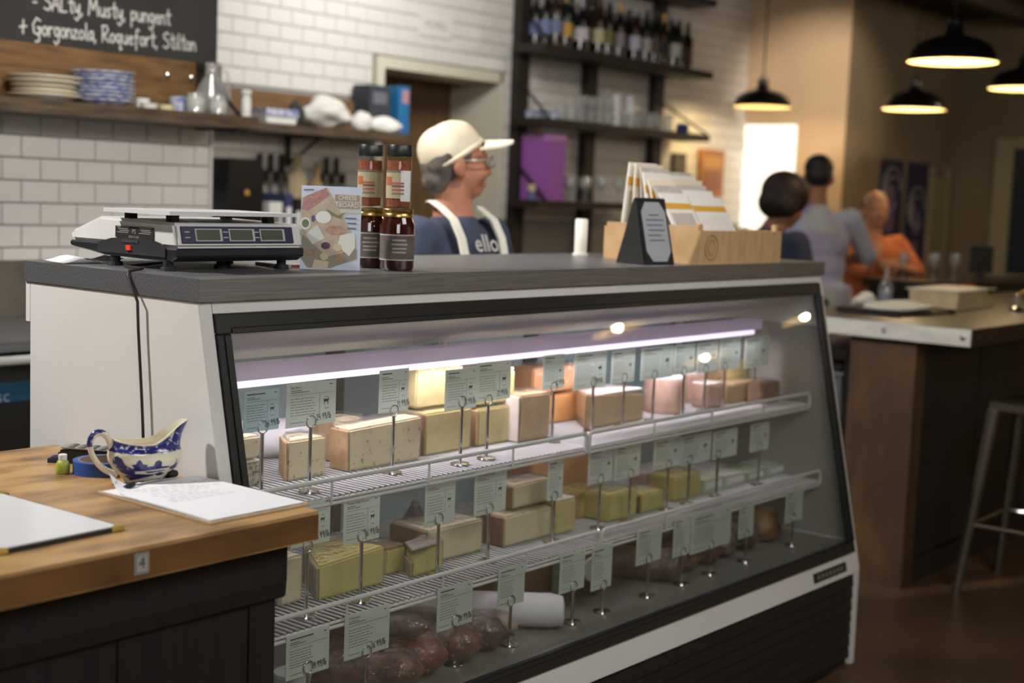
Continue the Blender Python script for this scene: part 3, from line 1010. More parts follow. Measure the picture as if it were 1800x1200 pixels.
for k in range(14):
    MB().box(.102 + .2 * k, .298 + .2 * k, .012 + .002 * (k % 3), .04, .1, .974).build('plank', darkbar, bar, bevel=.003)
MB().box(0.1, 2.9, .0, .012, 0, .098).build('kick_board', darkbar, bar, bevel=.003)
MB().box(.102, 2.9, .045, .27, .0, .97).build('carcass', darkbar, bar)
MB().box(.0, 2.9, .28, .60, .86, .90).build('under_shelf', zinc, bar, bevel=.003)
MB().box(.9, .94, .52, .58, 0, .86).build('shelf_leg', steel, bar)
# things stowed under the open end of the bar
t = thing('storage_bin', 'grey plastic bin under the open end of the bar', 'bin', (3.62, .52, .62))
MB().prism([(-.09, 0), (.09, 0), (.11, .17), (-.11, .17)], 1, -.09, .09).build('body', mat('grey_bin', (96, 100, 106), .5), t, bevel=.004)
MB().box(-.12, .12, -.1, .1, .171, .185).build('lid', mat('grey_bin', (96, 100, 106), .5), t, bevel=.003)
t = thing('bin_rack', 'dark wire rack standing under the open end of the bar', 'rack', (3.62, .52, 0))
mb = MB()
for x in (-.13, .13):
    for y in (-.12, .12):
        mb.cone((x, y, 0), (x, y, .858), .008, .008, 6)
mb.build('post', black_steel, t)
MB().box(-.14, .14, -.13, .13, .60, .618).build('shelf', black_steel, t)
MB().box(-.14, .14, -.13, .13, .30, .318).build('shelf', black_steel, t)
lump('folded_cloth', (.10, .09, .022), mat('grey_cloth', (108, 106, 104), .9, bump=.4, bscale=20), (3.62, .52, .807), 'folded grey cloth on the bin under the bar', 'cloth', 21)
lump('folded_cloth', (.10, .09, .06), mat('grey_cloth', (108, 106, 104), .9), (3.62, .52, .319), 'crumpled grey cloth on the low rack board under the bar', 'cloth', 23)
# things on the bar
BZ = 1.0305
t = thing('serving_tray', 'dark tray with crumpled white napkins at the left of the bar top', 'tray', (3.92, .40, BZ), -.15)
MB().box(-.20, .20, -.14, .14, 0, .012).build('base', black_plastic, t, bevel=.004)
MB().box(-.21, -.2005, -.15, .15, 0, .02).build('rim', black_plastic, t, bevel=.003)
MB().box(.2005, .21, -.15, .15, 0, .02).build('rim', black_plastic, t, bevel=.003)
nap = mat('white_napkin', (222, 220, 214), .8, bump=.5, bscale=30)
lump('napkin', (.17, .12, .018), nap, (3.92, .40, BZ + .0135), 'crumpled white napkin spread over the dark tray', 'napkin', 31)
lump('napkin', (.06, .05, .03), nap, (4.08, .62, BZ), 'small bunched napkin behind the dark tray', 'napkin', 33)
t = thing('glass_bottle', 'slender clear glass bottle behind the tray on the bar', 'bottle', (4.38, .66, BZ))
MB().lathe([(0, 0), (.032, 0), (.034, .01), (.034, .08), (.014, .115), (.012, .16), (.016, .162), (.016, .17), (0, .17)]).build('vessel', glass_thick, t, smooth='auto')
MB().lathe([(0, .002), (.031, .002), (.031, .06), (0, .06)]).build('contents', mat('pale_liquid', (150, 150, 172), .2), t, smooth='auto')
for k in range(3):
    t = thing('wooden_box', 'pale wooden tray in the lit pile on the bar, %s' % ('lowest', 'middle one', 'topmost')[k], 'tray', (4.52, .40 + .01 * k, BZ + .0265 * k), .05 * k - .05, 'pale trays piled on the bar')
    MB().box(-.20, .20, -.11, .11, 0, .006).build('base', mat('pale_wood', (214, 196, 156), .6, col2=(196, 174, 132), nscale=6, stretch=(1, 8, 8)), t)
    for a in ((-.2, .2, -.11, -.1), (-.2, .2, .1, .11), (-.2, -.19, -.1, .1), (.19, .2, -.1, .1)):
        MB().box(a[0], a[1], a[2], a[3], .006, .026).build('side', MATS['pale_wood'], t, bevel=.002)
t = thing('menu_card', 'white card lying on top of the pale wooden trays', 'card', (4.52, .42, BZ + .0795), .02)
MB().box(-.21, .27, -.12, .12, 0, .004).build('sheet', paper, t)
MB().box(.18, .27, -.115, -.06, .0042, .006).build('clip', chrome, t)
lathe_thing('red_cup', [(0, 0), (.03, 0), (.036, .07), (.033, .07), (.028, .006), (0, .006)], mat('orange_red', (168, 74, 40), .5), (5.25, .62, BZ), 'small orange red cup on the bar', 'cup')
t = thing('bar_tap', 'chrome soda tap tower at the right edge of the bar', 'tap', (4.62, .15, BZ))
MB().lathe([(0, 0), (.035, 0), (.03, .01), (.016, .02), (.016, .07), (0, .075)]).build('base', chrome, t, smooth='auto')
MB().tube([(0, 0, .06), (.0, -.03, .09), (0, -.07, .09), (0, -.09, .06)], .008).build('spout', mat('brass', (196, 160, 96), .3, 1.), t, smooth=True)
# second counter with a register
c2 = thing('back_bar', 'long dark counter behind the bar where people stand', 'counter', (6.6, 1.25, 0), -.25)
MB().box(-.55, 2.4, -.22, .22, 1.0, 1.05).build('counter_top', mat('dark_laminate', (40, 36, 34), .35), c2, bevel=.004)
for k in range(8):
    MB().box(-.53 + .33 * k, -.21 + .33 * k, -.18, -.15, .08, 1.0).build('plank', darkbar, c2, bevel=.003)
MB().box(-.53, 2.36, -.145, .18, 0, .998).build('carcass', darkbar, c2)
t = thing('cash_register', 'dark screen of a till standing on the far counter', 'register', (6.90, 1.19, 1.051), -.9)
MB().box(-.072, .072, -.012, .02, .035, .20).build('screen', mat('till_dark', (30, 32, 34), .35), t, bevel=.006)
MB().box(-.05, .05, -.06, .06, 0, .012).cone((0, 0, .012), (0, 0, .034), .02, .02).build('stand', black_plastic, t, bevel=.003)
for i, (x, y) in enumerate(((6.2, 1.38), (6.35, 1.26), (6.52, 1.2))):
    o = MB().lathe([(0, 0), (.03, 0), (.03, .003), (.004, .008), (.004, .07), (.032, .1), (.036, .13), (.03, .16), (.028, .16), (.034, .13), (.03, .102), (0, .073)], seg=18).build('wine_glass', glass_thick, None, smooth='auto')
    o.location = (x, y, 1.0505)
    tag(o, 'stemmed glass on the far dark counter, %s of three' % ORD[i], 'glass', 'glasses on the far counter')
# metal stool
gun = mat('gunmetal', (108, 102, 92), .35, .8)
st = thing('bar_stool', 'grey metal bar stool before the bar at the right edge', 'stool', (3.80, -.28, 0))
hz = .745
MB().box(-.16, .16, -.16, .16, hz - .03, hz).build('seat', gun, st, bevel=.012, seg=2)
for sx in (-1, 1):
    for sy in (-1, 1):
        MB().cone((sx * .215, sy * .215, 0), (sx * .145, sy * .145, hz - .03), .016, .026, 8).build('leg', gun, st, smooth='auto')
for a, b in (((-1, -1), (1, -1)), ((1, -1), (1, 1)), ((1, 1), (-1, 1)), ((-1, 1), (-1, -1))):
    MB().cone((a[0] * .19, a[1] * .19, .27), (b[0] * .19, b[1] * .19, .27), .009, .009, 8).build('foot_rail', chrome, st)

# ------------------------------------------------------------------ people
SKIN = [mat('skin_ruddy', (178, 120, 94), .55, sss=.0), mat('skin_brown', (150, 104, 78), .55), mat('skin_tan', (186, 134, 104), .55)]


def fuse(mb, name, m, parent, voxel=.009, smooth_it=3):
    o = mb.build(name, m, parent, smooth=False)
    r = o.modifiers.new('r', 'REMESH')
    r.mode = 'VOXEL'
    r.voxel_size = voxel
    sm = o.modifiers.new('s', 'SMOOTH')
    sm.factor = .5
    sm.iterations = smooth_it
    dg = bpy.context.evaluated_depsgraph_get()
    me = bpy.data.meshes.new_from_object(o.evaluated_get(dg))
    o.modifiers.clear()
    o.data = me
    for p in me.polygons:
        p.use_smooth = True
    return o


def head_matrix(neck, yaw, pitch, roll=0.):
    return Matrix.Translation(neck) @ Matrix.Rotation(yaw, 4, 'Z') @ Matrix.Rotation(pitch, 4, 'X') @ Matrix.Rotation(roll, 4, 'Y')


def add_head(mb, H, s=1.0, ears=True):
    """head in front = -y, origin at the neck base, about .24 tall"""
    def c(x, y, z):
        return (x * s, y * s, z * s)

    def e(p, r, rot=None):
        mb.ball(c(*p), tuple(v * s for v in r), 3, H, rot)
    mb.cone(c(0, .015, -.05), c(0, .005, .09), .058 * s, .054 * s, 16, True, H)
    e((0, .005, .185), (.076, .095, .085))
    e((0, -.03, .125), (.062, .068, .085))
    e((0, -.055, .068), (.036, .036, .03))
    e((0, -.075, .175), (.055, .025, .02))
    for sx in (-1, 1):
        e((sx * .035, -.066, .115), (.026, .026, .028))
        e((sx * .03, -.083, .150), (.014, .011, .011))
        e((sx * .03, -.092, .168), (.02, .008, .006))
        if ears:
            e((sx * .078, .012, .138), (.012, .022, .034))
            e((sx * .074, .0, .115), (.01, .012, .014))
        e((sx * .012, -.102, .115), (.009, .011, .008))
    mb.cone(c(0, -.088, .155), c(0, -.116, .118), .009 * s, .015 * s, 10, True, H)
    e((0, -.112, .118), (.012, .013, .011))
    e((0, -.094, .088), (.024, .011, .006))
    e((0, -.092, .078), (.02, .011, .007))


def hand(mb, w, d, up, s=1.0, curl=.6):
    """palm + four fingers + thumb; w wrist, d pointing direction, up = back of the hand"""
    w, d, up = Vector(w), Vector(d).normalized(), Vector(up)
    side = d.cross(up).normalized()
    up = side.cross(d).normalized()
    p = w + d * .045 * s
    q = Matrix((side, d, up)).transposed()
    mb.ball(p, (.040 * s, .052 * s, .017 * s), 2, None, q)
    for k, (o, L) in enumerate(((-.028, .068), (-.010, .078), (.010, .074), (.027, .058))):
        b = w + d * .085 * s + side * o * s
        c1 = b + (d * math.cos(curl * .5) - up * math.sin(curl * .5)) * L * .5 * s
        c2 = c1 + (d * math.cos(curl * 1.5) - up * math.sin(curl * 1.5)) * L * .5 * s
        mb.caps(b, c1, .0095 * s, .009 * s, None, 8, 1)
        mb.caps(c1, c2, .009 * s, .0075 * s, None, 8, 1)
    b = w + d * .02 * s - side * .03 * s
    c1 = b + (d * .6 - side * .7 - up * .2).normalized() * .04 * s
    c2 = c1 + (d * .9 - side * .2 - up * .4).normalized() * .032 * s
    mb.caps(b, c1, .013 * s, .011 * s, None, 8, 1)
    mb.caps(c1, c2, .0105 * s, .0085 * s, None, 8, 1)


def ell(mb, c, r, rot=None, sub=3):
    mb.ball(c, r, sub, None, rot)


def figure(label, loc, rz, J, skin, s=1.0, head=(0, 0, 0), voxel=.010, parts=('shirt', 'trousers'), shirt_m=None, trouser_m=None, sleeve=.75, shoe_m=None, fat=1.0, long_shirt=0.):
    """J: joints in the local frame (front = -y): pelvis, chest, neck, sh_l/r, el_l/r, wr_l/r, hip_l/r, kn_l/r, an_l/r"""
    t = thing('person', label, 'person', loc, rz)
    V = {k: Vector(v) for k, v in J.items() if k != 'curl'}
    mb = MB()
    H = head_matrix(V['neck'], *head)
    add_head(mb, H, s)
    ctr = (V['pelvis'] + V['chest']) / 2
    sp = (V['chest'] - V['pelvis']).normalized()
    q = sp.to_track_quat('Z', 'X').to_matrix()
    q = Vector((0, 0, 1)).rotation_difference(sp).to_matrix()
    tors = [(V['chest'], (.155 * fat, .105 * fat, .17)), (ctr, (.14 * fat, .10 * fat, .17)), (V['pelvis'], (.155 * fat, .115 * fat, .13)), (V['chest'] + sp * .08, (.165, .075, .08))]
    for c, r in tors:
        ell(mb, c, r, q)
    mb.cone(V['chest'] + sp * .1, V['neck'] + Vector((0, .005, .03)), .075, .055, 16)
    for sd in ('l', 'r'):
        mb.caps(V['sh_' + sd], V['el_' + sd], .050 * s, .040 * s)
        mb.caps(V['el_' + sd], V['wr_' + sd], .040 * s, .027 * s)
        dd = V.get('hd_' + sd, (V['wr_' + sd] - V['el_' + sd]))
        up = V.get('hu_' + sd, Vector((0, -1, .3)))
        hand(mb, V['wr_' + sd], dd, up, s, J.get('curl', (.6,))[0])
        mb.caps(V['hip_' + sd], V['kn_' + sd], .085 * fat, .055)
        mb.caps(V['kn_' + sd], V['an_' + sd], .055, .038)
        mb.caps(V['an_' + sd] + Vector((0, .03, -.035)), V['an_' + sd] + Vector((0, -.13, -.045)), .036, .03)
    fuse(mb, 'body', skin, t, voxel)
    if shirt_m:
        mb = MB()
        for c, r in tors:
            ell(mb, c, (r[0] + .016, r[1] + .016, r[2] + .012), q)
        mb.cone(V['chest'] + sp * .09, V['neck'] + Vector((0, .005, -.015)), .11, .072, 16)
        if long_shirt:
            mb.cone(V['pelvis'] + Vector((0, 0, .05)), V['pelvis'] - Vector((0, 0, long_shirt)), .185 * fat, .20 * fat, 24)
        for sd in ('l', 'r'):
            A, B, Cc = V['sh_' + sd], V['el_' + sd], V['wr_' + sd]
            mb.caps(V['chest'] + sp * .07, A, .075, .062)
            if sleeve <= 1:
                mb.caps(A, A.lerp(B, sleeve), .062 * s, .058 * s)
            else:
                mb.caps(A, B, .064 * s, .054 * s)
                mb.caps(B, B.lerp(Cc, sleeve - 1), .054 * s, .042 * s)
        fuse(mb, 'shirt', shirt_m, t, .012, 2)
    if trouser_m:
        mb = MB()
        ell(mb, V['pelvis'], (.165 * fat, .125 * fat, .12), q)
        for sd in ('l', 'r'):
            mb.caps(V['hip_' + sd], V['kn_' + sd], .095 * fat, .07)
            mb.caps(V['kn_' + sd], V['an_' + sd] + Vector((0, 0, .03)), .07, .058)
        fuse(mb, 'trousers', trouser_m, t, .014, 2)
        for sd in ('l', 'r'):
            a = V['an_' + sd]
            mb = MB().caps(a + Vector((0, .035, -.035)), a + Vector((0, -.14, -.043)), .045, .037)
            fuse(mb, 'shoe', shoe_m or black_rubber, t, .012, 2)
    return t, H


def stand(h, x=.19):
    k = h / 1.75
    return {'pelvis': (0, 0, .97 * k), 'chest': (0, 0, 1.27 * k), 'neck': (0, .0, 1.475 * k),
            'sh_l': (x, .0, 1.40 * k), 'sh_r': (-x, .0, 1.40 * k), 'el_l': (.25, .03, 1.12 * k), 'el_r': (-.25, .03, 1.12 * k),
            'wr_l': (.26, -.06, .88 * k), 'wr_r': (-.26, -.06, .88 * k), 'hip_l': (.09, 0, .92 * k), 'hip_r': (-.09, 0, .92 * k),
            'kn_l': (.10, -.02, .50 * k), 'kn_r': (-.10, -.02, .50 * k), 'an_l': (.10, .02, .08), 'an_r': (-.10, .02, .08)}


navy_tee = mat('navy_tee', (62, 70, 92), .85, col2=(52, 59, 80), nscale=12)
jean = mat('dark_jeans', (40, 44, 56), .85)
J = stand(1.66)
J.update({'el_l': (.24, -.04, 1.1), 'wr_l': (.2, -.16, .90), 'el_r': (-.24, -.04, 1.1), 'wr_r': (-.2, -.16, .90)})
LOCS = (1.655, .865, 0)
man, H = figure('man in a beige cap, glasses and white apron straps behind the case looking sideways', LOCS, .05, J, SKIN[0], 1.0, (1.02, -.04, 0), .008,
                shirt_m=navy_tee, trouser_m=jean)
# cap
capm = mat('beige_cap', (222, 212, 190), .85, col2=(206, 194, 168), nscale=14, bump=.15)
mb = MB()
rings = []
for k in range(8):
    a = k / 7 * PI / 2
    rings.append((math.cos(a), math.sin(a)))
prof = [(.0, 1.0)]
M = H @ Matrix.Translation((0, .012, .182)) @ Matrix.Rotation(-.52, 4, 'X')
mb.lathe([(1, -.22), (1.01, 0)] + [(math.cos(a_) ** .8, math.sin(a_)) for a_ in [k_ * PI / 16 for k_ in range(1, 8)]] + [(0, 1)], seg=32, M=M @ Matrix.Diagonal((.082, .103, .092, 1)))
for v in mb.bm.verts:
    q_ = M.inverted() @ v.co
    k_ = 1 + .03 * math.sin(q_.x * 70 + q_.z * 50) * math.sin(q_.y * 60)
    v.co = M @ Vector((q_.x * k_, q_.y * k_, q_.z * (1 + .12 * (q_.y > .0) * min(1, q_.y * 12) * max(0, q_.z * 12))))
mb.build('cap', capm, man, smooth=True)
Mb = M @ Matrix.Translation((0, -.075, -.004)) @ Matrix.Rotation(.50, 4, 'X')
mb = MB()
N = 12
vt = []
for k in range(N + 1):
    a_ = PI + PI * k / N
    row = []
    for j in range(5):
        f_ = j / 4
        x_ = math.cos(a_) * (.080 - .004 * f_)
        y_ = (1 - f_) * (math.sin(a_) * .035) + f_ * (math.sin(a_) * .140)
        row.append((x_, y_, -1.1 * abs(x_) ** 1.5))
    vt.append(row)
up_ = [[mb.bm.verts.new(Mb @ Vector((p_[0], p_[1], p_[2] + .004))) for p_ in row] for row in vt]
lo_ = [[mb.bm.verts.new(Mb @ Vector((p_[0], p_[1], p_[2] - .004))) for p_ in row] for row in vt]
for k in range(N):
    for j in range(4):
        mb.bm.faces.new([up_[k][j], up_[k + 1][j], up_[k + 1][j + 1], up_[k][j + 1]])
        mb.bm.faces.new([lo_[k][j], lo_[k][j + 1], lo_[k + 1][j + 1], lo_[k + 1][j]])
    for j in (0, 4):
        mb.bm.faces.new([up_[k][j], lo_[k][j], lo_[k + 1][j], up_[k + 1][j]])
mb.build('cap_brim', mat('pale_brim', (236, 230, 208), .85), man, smooth='auto')
MB().tube([(M @ Vector((.081 * math.cos(a), .102 * math.sin(a), -.012))) for a in [i * 2 * PI / 32 for i in range(32)]], .008, 8, True).build('cap_band', capm, man, smooth=True)
hair = mat('grey_hair', (70, 64, 60), .8, col2=(104, 96, 90), nscale=40)
mb = MB()
mb.ball((0, .045, .15), (.076, .064, .075), 3, H).ball((0, .06, .10), (.062, .045, .05), 3, H)
for sx in (-1, 1):
    mb.ball((sx * .07, .03, .165), (.012, .036, .034), 2, H)
    mb.ball((sx * .073, -.012, .172), (.008, .022, .022), 2, H)
fuse(mb, 'hair', hair, man, .007, 2)
gm = MB()
gf = mat('pale_frame', (196, 190, 184), .3, .6)
for sx in (-1, 1):
    pts = [H @ Vector((sx * .034 + .022 * math.cos(a), -.112, .152 + .016 * math.sin(a))) for a in [i * 2 * PI / 16 for i in range(16)]]
    gm.tube(pts, .0025, 6, True)
    gm.tube([H @ Vector((sx * .056, -.112, .157)), H @ Vector((sx * .082, -.06, .158)), H @ Vector((sx * .082, .015, .155))], .003, 6)
gm.build('glasses', gf, man, smooth=True)
# apron straps and bib, lettering on the tee
apm = mat('apron_white', (226, 222, 210), .85)
for sx in (-1, 1):
    pts = []
    for p in ((.062, .055, 1.425), (.078, .03, 1.428), (.095, -.02, 1.41), (.10, -.075, 1.375), (.10, -.108, 1.32), (.098, -.128, 1.25), (.095, -.136, 1.18)):
        pts.append(Vector((sx * p[0], p[1], p[2])))
    mb = MB()
    L = []
    for i, p in enumerate(pts):
        L.append((p + Vector((-.017, -.0, 0)), p + Vector((.017, -.0, 0)), p + Vector((.017, -.006, .004)), p + Vector((-.017, -.006, .004))))
    vs = [[mb.bm.verts.new(q) for q in r] for r in L]
    for a, b in zip(vs, vs[1:]):
        for k in range(4):
            mb.bm.faces.new([a[k], a[(k + 1) % 4], b[(k + 1) % 4], b[k]])
    mb.bm.faces.new(vs[0][::-1])
    mb.bm.faces.new(vs[-1])
    mb.build('apron_strap', apm, man, smooth='auto')
MB().prism([(-.12, .55), (.12, .55), (.13, 1.0), (.105, 1.19), (-.105, 1.19), (-.13, 1.0)], 1, -.150, -.142).build('apron_bib', apm, man, bevel=.002)
text_obj('lettering', 'ello', .08, mat('tee_print', (206, 206, 200), .8), man, (.005, -.126, 1.305), (PI / 2 - .35, 0, 0))

# woman in navy with bowed head
J = stand(1.62)
J.update({'neck': (0, -.06, 1.335), 'chest': (0, -.0, 1.16), 'sh_l': (.175, -.02, 1.28), 'sh_r': (-.175, -.02, 1.28), 'el_l': (.23, -.06, 1.04), 'wr_l': (.1, -.26, 1.0), 'el_r': (-.23, -.06, 1.04), 'wr_r': (-.1, -.26, 1.0), 'hd_l': (-.3, -1, 0), 'hd_r': (.3, -1, 0), 'hu_l': (0, 0, 1), 'hu_r': (0, 0, 1)})
wm, H = figure('woman with dark reddish bobbed hair and navy tee bowing her head by the bar', (4.45, 1.32, 0), 1.35, J, SKIN[1], .97, (-.1, .42, 0), .010, shirt_m=mat('slate_tee', (56, 62, 82), .85), trouser_m=jean)
hm = mat('auburn_hair', (28, 17, 18), .6, col2=(40, 22, 24), nscale=30)
mb = MB()
mb.ball((0, .03, .185), (.115, .125, .108), 3, H).ball((0, .06, .12), (.098, .085, .085), 3, H)
for sx in (-1, 1):
    mb.ball((sx * .082, .035, .135), (.028, .055, .075), 3, H)
fuse(mb, 'hair', hm, wm, .009, 2)

# man in a tie-dye shirt seen from behind
td = mat('tie_dye', (172, 178, 206), .85, col2=(160, 148, 186), nscale=6, detail=3, ramp=(.35, .65))
nt = td.node_tree
nz = nt.nodes.new('ShaderNodeTexNoise')
nz.inputs['Scale'].default_value = 5
mx = nt.nodes.new('ShaderNodeMixRGB')
rp = nt.nodes.new('ShaderNodeValToRGB')
rp.color_ramp.elements[0].position = .48
rp.color_ramp.elements[1].position = .68
nt.links.new(nz.outputs[0], rp.inputs[0])
nt.links.new(rp.outputs[0], mx.inputs[0])
src = nt.nodes['Principled BSDF'].inputs['Base Color'].links[0].from_socket
nt.links.new(src, mx.inputs[1])
mx.inputs[2].default_value = lin((176, 186, 182))
nt.links.new(mx.outputs[0], nt.nodes['Principled BSDF'].inputs['Base Color'])
J = stand(1.74, .20)
J.update({'el_r': (-.34, -.08, 1.18), 'wr_r': (-.22, -.28, 1.14), 'hd_r': (.6, -1, 0), 'el_l': (.28, -.06, 1.14), 'wr_l': (.15, -.28, 1.12), 'hd_l': (-.6, -1, 0), 'hu_l': (0, 0, 1), 'hu_r': (0, 0, 1), 'neck': (0, -.02, 1.475)})
tm, H = figure('man with short black hair in a pale blue tie-dye shirt seen from behind', (5.70, 1.70, 0), 2.35, J, SKIN[1], 1.0, (-.35, .15, 0), .010, shirt_m=td, trouser_m=mat('grey_trousers', (110, 108, 104), .85), sleeve=1.1, fat=1.18, long_shirt=.12)
mb = MB()
mb.ball((0, .022, .20), (.084, .098, .078), 3, H).ball((0, .055, .155), (.074, .062, .07), 3, H)
fuse(mb, 'hair', mat('black_hair', (20, 18, 18), .6), tm, .008, 2)

# older man in orange, hand at the chin
J = stand(1.70, .20)
dz = -.12
J = {k: (v[0], v[1], v[2] + dz if v[2] > .6 else v[2]) for k, v in J.items()}
J.update({'neck': (0, -.02, 1.30), 'chest': (0, 0, 1.11), 'el_r': (-.2, -.22, 1.06), 'wr_r': (-.10, -.25, 1.16), 'hd_r': (.35, .35, 1), 'hu_r': (0, -1, .2), 'el_l': (.24, -.16, 1.06), 'wr_l': (.05, -.27, 1.11), 'hd_l': (-1, -.1, .1), 'hu_l': (0, -1, .4), 'pelvis': (0, .02, .86), 'hip_l': (.09, 0, .82), 'hip_r': (-.09, 0, .82),
          'kn_l': (.12, -.16, .46), 'kn_r': (-.12, -.16, .46), 'an_l': (.11, .02, .08), 'an_r': (-.11, .02, .08), 'curl': (1.0,)})
J['sh_l'] = (.19, 0, 1.24)
J['sh_r'] = (-.19, 0, 1.24)
om, H = figure('older man with thin hair in an orange shirt resting his chin on his hand', (6.71, 1.83, 0), -.62, J, SKIN[2], 1.0, (-.15, .08, 0), .010, shirt_m=mat('orange_shirt', (196, 110, 66), .85, col2=(182, 98, 58), nscale=8), trouser_m=jean, sleeve=.95, fat=1.32)
mb = MB()
mb.ball((0, .045, .175), (.078, .066, .07), 3, H)
for sx in (-1, 1):
    mb.ball((sx * .072, .02, .165), (.012, .035, .03), 2, H)
fuse(mb, 'hair', mat('thin_brown_hair', (92, 66, 50), .8), om, .008, 2)
# ------------------------------------------------------------------ the refrigerated case
L = 2.4384


def yg(z):
    return .005 - .215 * (1.237 - z)


case = thing('deli_case', 'white refrigerated cheese case with slanted black framed glass and steel top', 'display case', (0, 0, 0))
prof = [(.555, .04), (.555, 1.2425), (yg(1.2425), 1.2425), (yg(.337), .337), (yg(.337) - .002, .03), (.0, .03)]
MB().prism(prof, 0, 0, .03).build('side_panel', white_enamel, case, bevel=.002)
MB().prism(prof, 0, L - .03, L).build('side_panel', white_enamel, case, bevel=.002)
MB().box(-.004, L + .004, -.004, .57, 1.243, 1.285).build('steel_top', steel, case, bevel=.0025, seg=2)
MB().box(.0, L, .5555, .57, 1.16, 1.2425).build('rear_lip', white_enamel, case)


def slab(z0, z1, o0, o1, x0, x1):
    return [(yg(z0) + o0, z0), (yg(z0) + o1, z0), (yg(z1) + o1, z1), (yg(z1) + o0, z1)]


hd = MB().prism(slab(1.221, 1.2425, 0, .03, 0, 0), 0, .0305, L - .0305).build('header_rail', white_enamel, case)
MB().prism(slab(.326, .391, -.002, .03, 0, 0), 0, .0305, L - .0305).build('lower_band', white_enamel, case, bevel=.002)
fm = mat('black_frame', (30, 31, 32), .35, coat=.1)
for a in ((1.184, 1.2205, .031, L - .031), (.392, .428, .031, L - .031)):
    mb = MB().prism(slab(a[0], a[1], -.010, .006, 0, 0), 0, a[2], a[3])
    if a[0] > 1:
        mb.prism(slab(a[0], a[0] + .012, -.015, -.011, 0, 0), 0, a[2] + .03, a[3] - .03)
    else:
        mb.prism(slab(a[1] - .012, a[1], -.015, -.011, 0, 0), 0, a[2] + .03, a[3] - .03)
    mb.build('glass_frame', fm, case, bevel=.002)
for a, b in ((.031, .0605), (L - .0605, L - .031)):
    MB().prism(slab(.4285, 1.1835, -.010, .006, 0, 0), 0, a, b).prism(slab(.4285, 1.1835, -.015, -.0105, 0, 0), 0, a + .011, b - .004).build('glass_frame', fm, case, bevel=.002)
MB().prism(slab(.427, 1.185, .008, .011, 0, 0), 0, .055, L - .055).build('glass_pane', thin_glass('case_glass', (247, 249, 247), 1.62), case)
# inner box
inner = mat('inner_liner', (150, 147, 143), .5)
MB().prism([(.012, 1.226), (.012, 1.19), (.30, 1.085), (.54, 1.085), (.54, 1.226)], 0, .0305, L - .0305).build('inner_canopy', mat('canopy_grey', (212, 216, 210), .5), case)
for a in (.0305, L - .034):
    MB().prism([(yg(.43) + .014, .43), (.5, .43), (.5, 1.084), (yg(1.084) + .014, 1.084)], 0, a, a + .0035).build('inner_liner', inner, case)
MB().box(.0305, L - .0305, -.15, .53, .36, .42).build('deck', mat('deck_steel', (128, 126, 122), .45, .3), case)
teal = mat('rear_glass', (158, 178, 180), .15, col2=(138, 160, 162), nscale=2)
muln = mat('dark_mullion', (52, 56, 58), .5)
for k in range(3):
    a = .036 + .788 * k
    p_ = MB().box(a + .03, a + .758, .512, .518, .445, 1.06).build('rear_door', teal, case)
    MB().box(a, a + .03, .505, .53, .425, 1.084).box(a + .758, a + .786, .505, .53, .425, 1.084).box(a + .03, a + .758, .505, .53, .425, .445).box(a + .03, a + .758, .505, .53, 1.06, 1.084).build('door_frame', muln, p_)
lf = MB().prism([(.136, 1.066), (.138, 1.098), (.20, 1.094), (.21, 1.066)], 0, .04, L - .12).build('light_fixture', mat('glow_tinted_housing', (188, 172, 194), .35, emis=(206, 180, 216), estr=.2), case)  # lilac colour and faint emission stand in for the tube's glow on the housing
MB().tube([(.05, .160, 1.056), (L - .14, .160, 1.056)], .0085, 12).build('light_tube', mat('lilac_tube', (250, 240, 255), .5, emis=(240, 222, 255), estr=1.3), lf, smooth='auto')
area('case_tube_light', (L / 2, .16, 1.042), (L / 2, .20, .5), 2.1, 5.5, (.96, .87, 1.0), size_y=.03)
# lower louvers
MB().prism([(-.175, .03), (.1, .03), (.1, .325), (-.175, .325)], 0, .031, L - .031).build('grille_back', mat('grille_black', (16, 15, 15), .6), case)
lv = mat('louver_black', (26, 24, 23), .5)
for k in range(7):
    z = .055 + .038 * k
    MB().prism([(-.187, z), (-.176, z), (-.176, z + .034), (-.183, z + .034)], 0, .032, L - .032).build('louver', lv, case)
np_ = MB().prism(slab(.345, .372, -.006, -.0025, 0, 0), 0, 2.13, 2.34).build('nameplate', mat('nameplate_dark', (52, 53, 52), .4, .5), case)
mb = MB()
for i in range(7):
    mb.prism(slab(.352, .365, -.0068, -.0062, 0, 0), 0, 2.15 + .025 * i, 2.165 + .025 * i)
mb.build('plate_marks', mat('plate_grey', (110, 110, 108), .4), np_)
# wire shelves: two sections at each level


